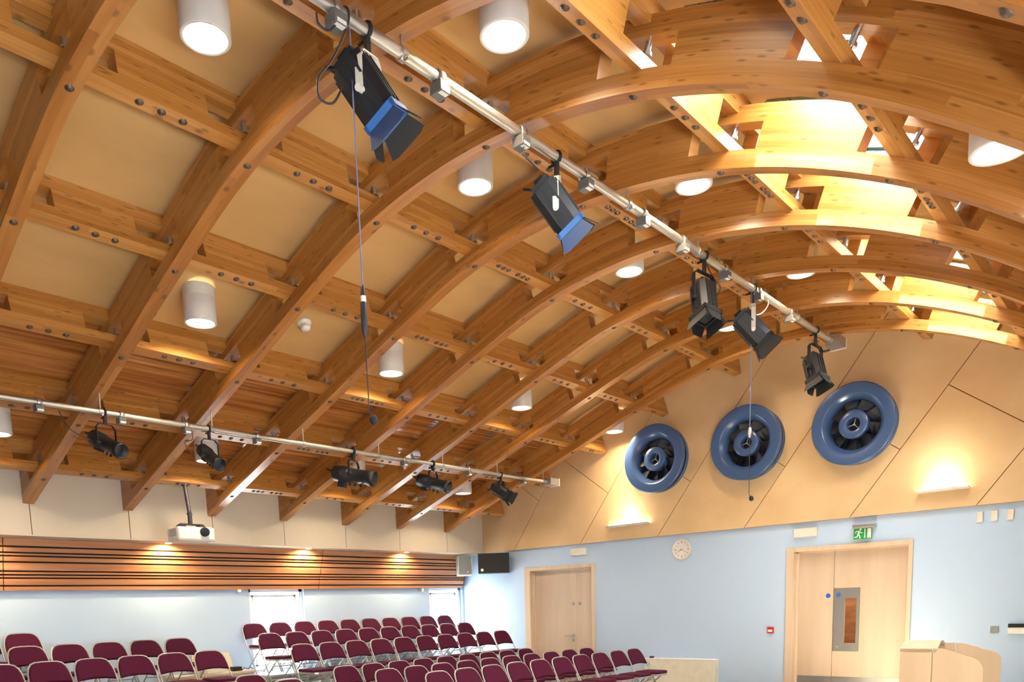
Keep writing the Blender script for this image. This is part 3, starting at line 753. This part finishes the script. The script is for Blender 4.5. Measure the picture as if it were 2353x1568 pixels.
cord('thin lead dropping to the leftmost spotlight on the lower bar', [px(135, 945, y=6.9), px(160, 985, y=6.85), px(190, 1003, y=6.85), px(206, 1012, y=6.85)], .004)
cord('thin lead looping down beside the second spotlight on the lower bar', [px(440, 988, y=6.9), px(442, 1010, y=6.86), px(425, 1018, y=6.85), px(437, 1040, y=6.85), px(448, 1055, y=6.86)], .004)
# hanging microphones
def mic(lab, x, y, zt, zb, zc, trans):
    t = thing('hanging_microphone', lab, 'microphone', (x, y, zt), group='hanging microphones')
    b = MB(); b.cyl((0, 0, 0), (0, 0, zc-zt), .0038, n=6); b.build('cord', 'thread', t)
    b = MB(); b.tube([(0, 0, zc-zt), (.002, 0, (zb-zt)*.8+(zc-zt)*.2), (.0, 0, zb-zt+.03), (.012, -.012, zb-zt)], .003, 6); b.build('lead', 'cable', t)
    b = MB(); b.lathe([(0, -.024), (.012, -.022), (.019, -.012), (.021, 0), (.016, .015), (.008, .022), (0, .024)], (.014, -.016, zb-zt-.01), (0, .3, 1), 14); b.build('capsule', 'blackm', t)
    if trans:
        b = MB(); b.lathe([(0, .05), (.008, .045), (.012, .0), (.012, -.03), (.016, -.035), (.016, -.15), (.008, -.19), (0, -.195)], (0, 0, zc-zt+.05), (0, 0, 1), 14); b.build('barrel', 'cable', t)
        b = MB(); b.cyl((0, 0, zc-zt+.045), (0, 0, zc-zt+.015), .0135, n=14); b.build('collar', 'white', t)
    else:
        b = MB(); b.lathe([(0, .03), (.012, .02), (.016, -.02), (.008, -.06), (0, -.065)], (0, 0, zc-zt), (0, 0, 1), 14); b.build('collar', 'steel', t)
mic('microphone hanging on a long cord left of centre with a black barrel halfway', 2.50, 3.0, Z1, 2.43, 2.94, True)
mic('microphone hanging on a long cord in front of the middle fan', 6.87, 3.0, 4.29, 2.40, 2.98, False)
# smoke detector
t = thing('smoke_detector', 'small round white smoke detector on the ceiling panel left of the hanging microphone', 'smoke detector', rp(4.347, u_at_y(6.05)+.12, .388))
n = pr(u_at_y(6.05))[2]
b = MB(); b.lathe([(0, .0), (.065, .0), (.065, .018), (.05, .03)], (0, 0, 0), (0, -n.x, -n.y), 28); b.build('base', 'white', t)
b = MB(); b.lathe([(.05, .03), (.045, .05), (.047, .055), (.04, .075), (0, .08)], (0, 0, 0), (0, -n.x, -n.y), 28); b.build('sensor_head', 'white', t)

# ================================================================== PROJECTOR
PX = (4.27, 8.33, 2.43)
t = thing('projector', 'white ceiling projector on a black pole below the lowest purlin', 'projector', PX)
Tz = Matrix.Rotation(radians(-4), 4, 'Z')
b = MB(); b.box(-.215, .215, -.15, .15, -.10, .055, Tz); b.build('housing', 'white', t, .025)
b = MB(); b.cyl(Tz @ Vector((.09, -.145, .0)), Tz @ Vector((.09, -.185, .0)), .052, .047, n=28); lb = b.build('lens_barrel', 'blackm', t)
b = MB(); b.cyl(Tz @ Vector((.09, -.186, .0)), Tz @ Vector((.09, -.188, .0)), .036, n=24); b.build('lens', 'lens', lb)
b = MB()
for k in range(7): b.box(-.2165, -.214, -.11, .07, -.045+k*.012, -.039+k*.012, Tz)
b.build('vent', 'greyp', t)
b = MB(); b.box(-.12, .12, -.02, .02, .085, .1, Tz)
for s in (-1, 1): b.prism([(-.05, .055), (.05, .055), (.012, .095), (-.012, .095)], Tz @ Vector((s*.11, -.06, 0)), Tz.to_3x3() @ Vector((1, 0, 0)), (0, 0, 1), Tz.to_3x3() @ Vector((0, 1, 0)), .12)
b.build('bracket', 'blackm', t)
b = MB(); b.cyl((0, 0, .09), (0, 0, .22), .024); b.cyl((0, 0, .2), (0, 0, .22), .029); b.cyl((0, 0, .22), (0, .06, .535), .021); b.cyl((0, .06, .52), (0, .06, .54), .034); b.build('pole', 'cable', t)

# ================================================================== SLATTED WALL PANEL
t = thing('slatted_wall_panel', 'long red cedar slatted panel with dark grooves under the cream bulkhead', 'wall panel', (0, YW, 1.84))
ya, yb, za, zb = 9.235, 9.40, ZT-.014, 1.838      # top leans forward
sv = Vector((0, yb-ya, zb-za)); Ls = sv.length; sv.normalize(); nb = Vector((0, sv.z, -sv.y)); 
if nb.y < 0: nb = -nb
xj = [-1.5, 2.64, 6.72, 9.76]
edges = [0, .078, .088, .130, .138, .168, .176, .218, .226, .300, .308, .338, .346, .364, .372, .424, .432, .475]
fc = Ls/.535
g_ = [.152, .266, .330, .445, .622, .692, .755, .905]; hg = .018
sl_ = list(zip([0]+[x+hg for x in g_], [x-hg for x in g_]+[1.0]))
b = MB()
for x0, x1 in zip(xj[:-1], xj[1:]):
    for a, c in sl_:
        o = Vector((x0+.002, ya-YW, za-1.84))
        q0 = o+sv*(a*Ls); q1 = o+sv*(c*Ls); dx = Vector((x1-x0-.010, 0, 0)); th = nb*.018
        vs = [q0, q0+dx, q1+dx, q1, q0+th, q0+dx+th, q1+dx+th, q1+th]
        b.add(vs, [(0, 1, 2, 3), (7, 6, 5, 4), (0, 4, 5, 1), (1, 5, 6, 2), (2, 6, 7, 3), (3, 7, 4, 0)])
b.build('slats', 'redwood', t)
b = MB(); o = Vector((-1.5, ya-YW, za-1.84))+nb*.019; dx = Vector((11.27, 0, 0))
vs = [o, o+dx, o+dx+sv*Ls, o+sv*Ls]; vs += [v+nb*.012 for v in vs]
b.add(vs, [(0, 1, 2, 3), (7, 6, 5, 4), (0, 4, 5, 1), (1, 5, 6, 2), (2, 6, 7, 3), (3, 7, 4, 0)])
b.prism([(ya-YW+.01, za-1.84), (-.001, za-1.84), (-.001, 0), (yb-YW+.01, 0)], (9.77, 0, 0), (0, 1, 0), (0, 0, 1), (-1, 0, 0), .012)
b.build('backing', 'slatgap', t)
# soffit downlights that wash the slats
for k, (x, lab) in enumerate(((4.37, 'small round soffit light under the projector'), (6.38, 'small round soffit light above the middle of the slatted panel'), (8.21, 'small round soffit light above the right end of the slatted panel'), (2.35, 'small round soffit light beyond the left edge, glowing on the slats'), (.4, 'small round soffit light far out of frame on the left'))):
    if k == 4: continue
    t = thing('soffit_light', lab, 'recessed light', (x, 9.11, ZT-.014), group='recessed soffit lights')
    b = MB(); b.lathe([(.038, .0), (.055, -.002), (.055, -.006), (.04, -.008), (.036, 0.0)], (0, 0, 0), (0, 0, 1), 24); b.build('trim_ring', 'white', t)
    b = MB(); b.cyl((0, 0, -.001), (0, 0, -.004), .036, n=20); b.build('lamp', 'glow', t)
    l = bpy.data.lights.new('soffit_lamp', 'SPOT'); l.energy = 50; l.color = (1, .78, .46); l.spot_size = radians(160); l.spot_blend = .6; l.shadow_soft_size = .03
    lo = bpy.data.objects.new('soffit_lamp', l); COL.objects.link(lo); lo.location = (x, 9.11, ZT-.03); lo.rotation_euler = Vector((0, .32, -1)).to_track_quat('-Z', 'Y').to_euler()
# sensors under slat panel
for p_, lab in (((549, 1357), 'tiny white sensor at the foot of the slatted panel left of the wide window'), ((970, 1356), 'tiny white sensor at the foot of the slatted panel left of the corner window')):
    q = px(p_[0], p_[1], y=9.42); b = MB(); b.box(-.025, .025, -.02, .03, -.03, .03); o = b.build('wall_sensor', 'white', bevel=.006); o.location = q; tag(o, lab, 'sensor')

# ================================================================== SPEAKERS
t = thing('wall_speaker', 'black box loudspeaker high on the end wall near the corner', 'speaker', (9.60, 8.52, 2.205), rot=(0, 0, radians(41)))
b = MB(); b.box(-.12, .12, -.255, .255, -.165, .16); b.build('cabinet', 'blackm', t, .008)
b = MB(); b.box(-.128, -.12, -.25, .25, -.16, .155); b.build('grille', 'blackm', t, .003)
b = MB(); b.cyl((-.133, .19, -.11), (-.128, .19, -.11), .024, n=20); b.build('badge', 'white', t)
t = thing('wall_speaker', 'small pale grey loudspeaker at the right end of the slatted panel', 'speaker', (9.50, 9.10, 2.20))
Tz = Matrix.Rotation(radians(-35), 4, 'Z')
b = MB(); b.box(-.125, .125, -.09, .10, -.17, .165, Tz); b.build('cabinet', 'white', t, .02)
b = MB(); b.box(-.108, .108, -.097, -.088, -.145, .15, Tz); b.build('grille', 'greyp', t, .004)
b = MB(); b.cyl(Tz @ Vector((.04, -.102, -.11)), Tz @ Vector((.04, -.096, -.11)), .014, n=16); b.build('badge', 'white', t)

# ================================================================== END WALL FITTINGS
def wallbox(name, lab, cat, y0, y1, z0, z1, d, mat, bev=.006):
    b = MB(); yc, zc = (y0+y1)/2, (z0+z1)/2
    b.box(-d, 0, y0-yc, y1-yc, z0-zc, z1-zc); o = b.build(name, mat, bevel=bev); o.location = (XE-.001, yc, zc); return tag(o, lab, cat)
def emlight(y0, y1, z0, z1, lab):
    o = wallbox('emergency_light', lab, 'emergency light', y0, y1, z0, z1, .055, 'offwhite', .006)
    for s in (-1, 1):
        b = MB(); b.lathe([(.026, .0), (.03, .004), (.03, .0)], (-.055, s*(y1-y0)*.33, 0), (-1, 0, 0), 20); b.build('lamp_ring', 'white', o)
    return o
emlight(3.41, 3.69, 2.222, 2.325, 'white twin emergency light box left of the exit sign')
emlight(6.82, 7.09, 2.232, 2.338, 'white twin emergency light box above the left door')
# clock
t = thing('wall_clock', 'round white wall clock between the two doors', 'clock', (XE-.001, 5.228, 2.195), rot=(0, 0, 0))
b = MB(); b.lathe([(0, .0), (.14, .0), (.14, .03), (.135, .038), (.125, .038), (.12, .02)], (0, 0, 0), (-1, 0, 0), 44); b.build('rim', 'offwhite', t)
b = MB(); b.cyl((-.012, 0, 0), (-.02, 0, 0), .121, n=40); dl = b.build('dial', 'face', t)
b = MB()
for k in range(12):
    a = 2*pi*k/12; c = Vector((-.0212, -sin(a)*.098, cos(a)*.098)); e = Vector((0, -sin(a), cos(a))); s = Vector((0, cos(a), sin(a)))
    L2, w2 = (.014, .006) if k % 3 == 0 else (.010, .004)
    b.add([c+e*L2+s*w2, c+e*L2-s*w2, c-e*L2-s*w2, c-e*L2+s*w2, c+e*L2+s*w2+Vector((-.001, 0, 0)), c+e*L2-s*w2+Vector((-.001, 0, 0)), c-e*L2-s*w2+Vector((-.001, 0, 0)), c-e*L2+s*w2+Vector((-.001, 0, 0))], [(0, 1, 2, 3), (7, 6, 5, 4), (0, 4, 5, 1), (1, 5, 6, 2), (2, 6, 7, 3), (3, 7, 4, 0)])
b.build('hour_marks', 'greyp', dl)
for a, L2, w2, nm in ((radians(120), .085, .004, 'minute_hand'), (radians(242), .055, .006, 'hour_hand')):
    b = MB(); b.cyl((-.024, 0, 0), (-.024, -sin(a)*L2, cos(a)*L2), w2, w2*.5, n=6); b.build(nm, 'greyp', dl)
b = MB(); b.cyl((-.021, 0, 0), (-.028, 0, 0), .009, n=12); b.build('hub', 'greyp', t)
# exit sign
t = thing('exit_sign', 'green running man exit sign above the large double door', 'exit sign', (XE-.001, 2.88, 2.215))
b = MB(); b.box(-.10, 0, -.13, .115, .055, .095); b.box(-.104, -.096, -.13, .115, .045, .06); b.build('housing', 'zinc', t, .004)
b = MB(); b.box(-.065, -.058, -.095, .105, -.075, .053); b.build('panel', 'green', t)
b = MB(); xf = -.0655
def flat(poly): b.prism([(-a, c) for a, c in poly], (xf, 0, 0), (0, 1, 0), (0, 0, 1), (-1, 0, 0), .001)
# coordinates: a to the right in the photograph, c up
flat([(.045, -.065), (.085, -.065), (.085, .042), (.045, .042)])
flat([(.013, .042), (.023, .042), (.023, -.045), (.030, -.045), (.018, -.068), (.006, -.045), (.013, -.045)])
def ln(a0, c0, a1, c1, w):
    d = Vector((a1-a0, c1-c0)).normalized()*w; n_ = Vector((-d.y, d.x)); flat([(a0+n_.x, c0+n_.y), (a0-n_.x, c0-n_.y), (a1-n_.x, c1-n_.y), (a1+n_.x, c1+n_.y)])
flat([(-.030+.012*cos(k*pi/5), .036+.012*sin(k*pi/5)) for k in range(10)])
ln(-.040, .022, -.055, -.020, .011); ln(-.045, .020, -.078, .018, .005); ln(-.078, .018, -.086, -.005, .005); ln(-.040, .010, -.018, -.004, .005); ln(-.018, -.004, -.003, -.002, .004)
ln(-.055, -.018, -.066, -.046, .007); ln(-.066, -.048, -.095, -.050, .006); ln(-.052, -.018, -.036, -.040, .007); ln(-.036, -.040, -.034, -.068, .006)
b.build('pictogram', 'white', t)
for k, (y0, y1) in enumerate(((1.706, 1.763), (1.573, 1.634), (1.431, 1.492))):
    wallbox('switch_plate', 'small white wall plate under the cladding, %s of three' % ('leftmost', 'middle', 'rightmost')[k], 'wall plate', y0, y1, 2.224, 2.332, .02, 'offwhite')
t = wallbox('fire_call_point', 'small red fire alarm call point left of the large door', 'fire alarm', 3.93, 4.01, 1.039, 1.12, .035, 'red')
b = MB(); b.box(-.037, -.034, -.028, .028, -.022, .008); b.build('break_glass', 'white', t)
wallbox('socket_plate', 'small square grey wall plate right of the large door', 'wall plate', 1.51, 1.584, 1.041, 1.112, .012, 'greyp', .003)
t = wallbox('wall_control_unit', 'black and white wall unit cut by the right edge', 'wall unit', 1.10, 1.421, 1.031, 1.10, .04, 'white', .004)
b = MB(); b.box(-.045, 0, -.16, .16, .035, .073); b.build('cover', 'blackm', t)
# cream screen at the end wall
t = thing('low_cream_cabinet', 'low cream panel cabinet at the end wall behind the last front chair', 'cabinet', (9.70, 5.22, 0))
b = MB(); b.box(-.0, .12, -.535, .535, .2, .675); b.box(-.005, .125, -.545, -.535, .2, .68); b.build('body', 'beige', t, .004)
b = MB(); b.box(-.004, .124, -.54, .54, .675, .69); b.build('top', 'white', t, .002)
b = MB(); b.cyl((-.003, .475, .60), (0, .475, .60), .035, n=20); b.build('round_sticker', 'paleblue', t)
b = MB(); b.cyl((0, 0, 0), (0, 0, .012), .03, n=16); b.box(-.03, .03, -.02, .02, .0, .025); o = b.build('door_wedge', 'cable'); o.location = (9.76, 5.67, .69); tag(o, 'small dark item lying on the left end of the cream cabinet', 'small item')

# ================================================================== LECTERN
LZ = 1.15
Lp = Vector((5.386, 1.345, 0)); th = radians(8.2)
ex = Vector((cos(th), sin(th), 0)); ey = Vector((sin(th), -cos(th), 0))    # ex away from camera, ey to the right
t = thing('lectern', 'pale maple lectern with sloped rounded sides in front of the large door', 'lectern', Lp)
def onside(qx, qy, off):    # pixel to (a along ey, z) on the plane at ex offset
    d = F_+R_*((qx-CX)/FPX)-U_*((qy-CY)/FPX); o = Lp+ex*off; k = (o-Vector((0, 0, 1.5))).dot(ex)/d.dot(ex); q = Vector((0, 0, 1.5))+d*k-o
    return (q.dot(ey), q.z)
pn = [onside(*q, 0) for q in ((2073, 1491), (2143, 1491), (2165, 1491), (2243, 1515), (2251, 1520), (2256, 1528), (2258, 1568))]
a_end = pn[-1][0]
D = .66
seam = pn[1][0]
b = MB(); b.prism([(0, .2), (seam-.002, .2), (seam-.002, pn[1][1]), (0, pn[0][1])], (0, 0, 0), ey, (0, 0, 1), ex, .022); b.build('side_panel', 'maplel', t)
side = [(seam+.002, .2), (a_end, .2), (a_end, pn[-2][1]-.03)]+[pn[k] for k in (5, 4, 3, 2)]+[(seam+.002, pn[1][1])]
side = [(a, max(z, 0)) for a, z in side]
b = MB(); b.prism(side, (0, 0, 0), ey, (0, 0, 1), ex, .022); b.build('side_panel', 'maplel', t)
pf = [onside(*q, D) for q in ((2168, 1478), (2196, 1478), (2215, 1479), (2288, 1500), (2297, 1506), (2300, 1514), (2298, 1568))]
b = MB(); b.prism([(0, .2), (pf[1][0]-.002, .2), (pf[1][0]-.002, pf[0][1]), (0, pf[0][1])], ex*D, ey, (0, 0, 1), ex, .022); b.build('side_panel', 'maplel', t)
b = MB(); b.prism([(pf[1][0]+.002, .2), (pf[-1][0], .2), (pf[-1][0], pf[5][1]-.03)]+[pf[k] for k in (5, 4, 3, 2)]+[(pf[1][0]+.002, pf[1][1])], ex*D, ey, (0, 0, 1), ex, .022); b.build('side_panel', 'maplel', t)
b = MB(); b.prism([(.022, .2), (D, .2), (D, LZ-.01), (.022, LZ-.01)], ey*.0, ex, (0, 0, 1), ey, .022); b.build('front_panel', 'maplel', t)
# bowed top board
b = MB(); nseg = 12; pt = []
for k in range(nseg+1):
    s = k/nseg; pt.append((.0+D*s+.022*s, LZ-.004+.035*sin(pi*s)))
pt2 = [(a, z-.02) for a, z in pt[::-1]]
b.prism(pt+pt2, ey*-.004, ex, (0, 0, 1), ey, seam+.03); b.build('top', 'maplef', t)
b = MB(); b.prism([(.024, .78), (D-.002, .78), (D-.002, .80), (.024, .80)], ey*.03, ex, (0, 0, 1), ey, a_end-.06); b.build('shelf', 'maplef', t)

# ================================================================== AV DESK, BACK WALL ITEMS
t = thing('control_desk', 'pale wooden control desk in the aisle against the left wall', 'desk', (4.82, 9.18, 0))
b = MB(); b.box(-.60, .53, -.20, .24, .745, .775); b.build('top', 'maplef', t, .003)
b = MB(); b.box(-.58, .02, -.18, .22, .2, .745); b.build('cabinet', 'cream', t, .002)
b = MB(); b.box(.025, .51, -.18, .22, .2, .745); b.build('cabinet', 'cream', t, .002)
b = MB(); b.box(-.33, -.07, -.10, .10, 0, .085); o = b.build('equipment_box', 'beige', bevel=.006); o.location = (5.02, 9.12, .776); tag(o, 'cream equipment box on the control desk seen through a chair back', 'box')
b = MB(); b.box(-.06, .06, -.05, .05, 0, .055); b.cyl((-.02, -.05, .03), (-.02, -.055, .03), .015, n=12); o = b.build('small_device', 'blackm', bevel=.004); o.location = (5.13, 9.1, .776); tag(o, 'small black device beside the cream box on the desk', 'device')
b = MB(); b.tube([(0, 0, .005), (.04, .02, .03), (.09, 0, .012), (.13, .03, .03), (.17, .01, .005)], .005, 6); o = b.build('cable', 'cable'); o.location = (5.22, 9.1, .776); tag(o, 'dark tangle of cable on the right end of the desk', 'cable')
b = MB(); q = [px(440, 1502, y=9.40), px(526, 1500, y=9.40), px(536, 1541, y=9.36), px(444, 1545, y=9.36)]
q[2].z = .776; q[3].z = .776; q[2].y = q[3].y = 9.33
b.add([v-q[3] for v in q]+[v-q[3]+Vector((0, .015, 0)) for v in q], [(0, 1, 2, 3), (7, 6, 5, 4), (0, 4, 5, 1), (1, 5, 6, 2), (2, 6, 7, 3), (3, 7, 4, 0)])
o = b.build('leaning_board', 'cream'); o.location = q[3]; tag(o, 'pale cream board leaning on the wall above the desk', 'board')

# ================================================================== SEATING TIERS
def tier(x0, x1, y0, y1, z, lab):
    t = thing('seating_tier', lab, 'seating platform', ((x0+x1)/2, y0, 0), group='raised seating tiers'); w = (x1-x0)/2
    b = MB(); b.box(-w, w, 0, y1-y0, z-.03, z); b.build('deck', 'tier', t, .004)
    b = MB(); b.box(-w+.01, w-.01, .01, y1-y0-.005, .2, z-.03); b.build('riser', 'greyp', t)
tier(5.08, 9.74, 7.36, 8.06, .442, 'lowest raised seating tier under the right chair block')
tier(5.08, 9.74, 8.07, 8.83, .569, 'middle raised seating tier under the right chair block')
tier(5.45, 9.74, 8.84, 9.44, .696, 'highest raised seating tier by the windows under the back row')
tier(.3, 4.20, 7.36, 8.06, .442, 'lowest raised seating tier under the left chair block')
tier(.3, 4.20, 8.07, 8.83, .569, 'middle raised seating tier under the left chair block')
tier(.3, 2.95, 8.84, 9.44, .696, 'highest raised seating tier at the far left')

# ================================================================== CHAIRS
def chair_proto():
    t = thing('folding_chair', '', 'chair', group='maroon folding chairs')
    HT = .669
    ty = lambda z: -.355*(1-z/HT)
    r = .0078
    left = [(-.190, 0), (-.189, .2), (-.188, .40), (-.187, .46), (-.184, .52), (-.178, .575), (-.163, .620), (-.137, .651), (-.100, .665), (-.04, .669)]
    full = [(x, ty(z), z) for x, z in left]+[(-x, ty(z), z) for x, z in left[::-1]]
    b = MB(); b.tube(full, r, 8); b.build('back_frame', 'chairm', t)
    oc = [(-.179, .462), (-.180, .485), (-.176, .53), (-.168, .575), (-.153, .614), (-.130, .642), (-.096, .656), (-.04, .660)]
    oc = oc+[(-x, z) for x, z in oc[::-1]]+[(.09, .474), (0, .479), (-.09, .474)]
    nn = Vector((0, -.883, .469)).normalized(); vs = []; b = MB(); m = len(oc); fs = []
    for off, s in ((-.010, .95), (-.005, 1.0), (.012, 1.0), (.022, .92)):
        for x, z in oc: X, Z = x*s, .555+(z-.555)*s; vs.append(Vector((X, ty(Z), Z))+nn*off)
    for l in range(3): fs += [(l*m+k, l*m+(k+1) % m, (l+1)*m+(k+1) % m, (l+1)*m+k) for k in range(m)]
    fs += [tuple(range(m))[::-1], tuple(range(3*m, 4*m))]
    b.add(vs, fs); b.build('backrest', 'maroon', t)
    sh = [(-.150, -.135), (-.155, -.40), (-.14, -.445), (-.1, -.465), (.1, -.465), (.14, -.445), (.155, -.40), (.150, -.135)]
    vs = []; b = MB(); m = len(sh); fs = []
    for z, s in ((.352, .98), (.359, 1.0), (.376, 1.0), (.386, .93)): vs += [Vector((x*s, -.30+(y+.30)*s, z)) for x, y in sh]
    for l in range(3): fs += [(l*m+k, l*m+(k+1) % m, (l+1)*m+(k+1) % m, (l+1)*m+k) for k in range(m)]
    fs += [tuple(range(m))[::-1], tuple(range(3*m, 4*m))]
    b.add(vs, fs); b.build('seat', 'maroon', t)
    b = MB(); b.prism([(x*.985, -.30+(y+.30)*.985) for x, y in sh], (0, 0, .330), (1, 0, 0), (0, 1, 0), (0, 0, 1), .022); b.build('seat_pan', 'chairm', t)
    for s in (-1, 1):
        b = MB(); b.tube([(s*.135, -.385, .338), (s*.135, -.18, .165), (s*.137, .015, .0)], .008, 8); b.build('leg', 'chairm', t)
    for A_, B_ in (((-.137, -.015, .03), (.137, -.015, .03)), ((-.176, -.31, .09), (.176, -.31, .09)), ((-.137, -.29, .26), (.137, -.29, .26))):
        b = MB(); b.cyl(A_, B_, .006, n=8); b.build('cross_rail', 'chairm', t)
    b = MB(); b.tube([(-.09, -.31, .333), (0, -.25, .25), (.09, -.31, .333)], .005, 6); b.build('cross_brace', 'chairm', t)
    return t
ch = chair_proto(); first = True
rows = [('highest back row by the windows', 9.376, 5.573, 1.365, range(0, 10), 'R'), ('second highest row', 8.754, 5.422, 1.238, range(0, 10), 'R'), ('third highest row', 7.884, 5.328, 1.111, range(0, 10), 'R'),
        ('rearmost floor level row', 7.078, 5.744, .862, range(-1, 8), 'F'), ('middle floor level row', 6.229, 5.242, .862, range(0, 10), 'F'), ('front floor level row', 5.453, 5.23, .862, range(0, 10), 'F'),
        ('top row of the left block', 9.376, 5.573, 1.365, (-8, -7), 'L'), ('second row of the left block', 8.754, 5.422, 1.238, range(-7, -2), 'L'), ('lowest row of the left block', 7.884, 5.328, 1.111, range(-8, -2), 'L'),
        ('row at the bottom edge', 7.078, 5.744, .862, (-4,), 'B'), ('row at the bottom edge', 6.229, 5.242, .862, (-3,), 'B')]
zt0 = .869
for nm, y, x0, z, ks, blk in rows:
    ks = list(ks)
    for n_, k in enumerate(ks):
        if blk == 'B': lab = 'maroon chair back top at the bottom edge, %s of the wide window' % ('below left' if k == -4 else 'below right')
        elif n_ == len(ks)-1 and len(ks) > 2: lab = 'maroon padded folding chair at the right end of the %s' % nm
        elif n_ == 0: lab = 'maroon padded folding chair at the left end of the %s' % nm
        elif len(ks) == 2: lab = 'maroon padded folding chair at the right end of the %s' % nm
        else: lab = 'maroon padded folding chair, %s from the left in the %s' % (ORD[n_], nm)
        o = ch if first else dup(ch, lab)
        first = False; o['label'] = lab
        zf = z-zt0
        zf = {1.365: .696, 1.238: .569, 1.111: .442, .862: .2}[z]
        o.location = (x0+.405*k, y, zf+.010)
        o.rotation_euler = (0, 0, radians(random.Random(hash((round(y, 2), k)) % 999).uniform(-.35, .35)))
# ================================================================== OUTDOORS
b = MB(); b.box(-40, 60, 9.9, 80, -.4, -.3); o = b.build('ground', plain('pale_paving', (.55, .55, .52), .8), kind='structure')
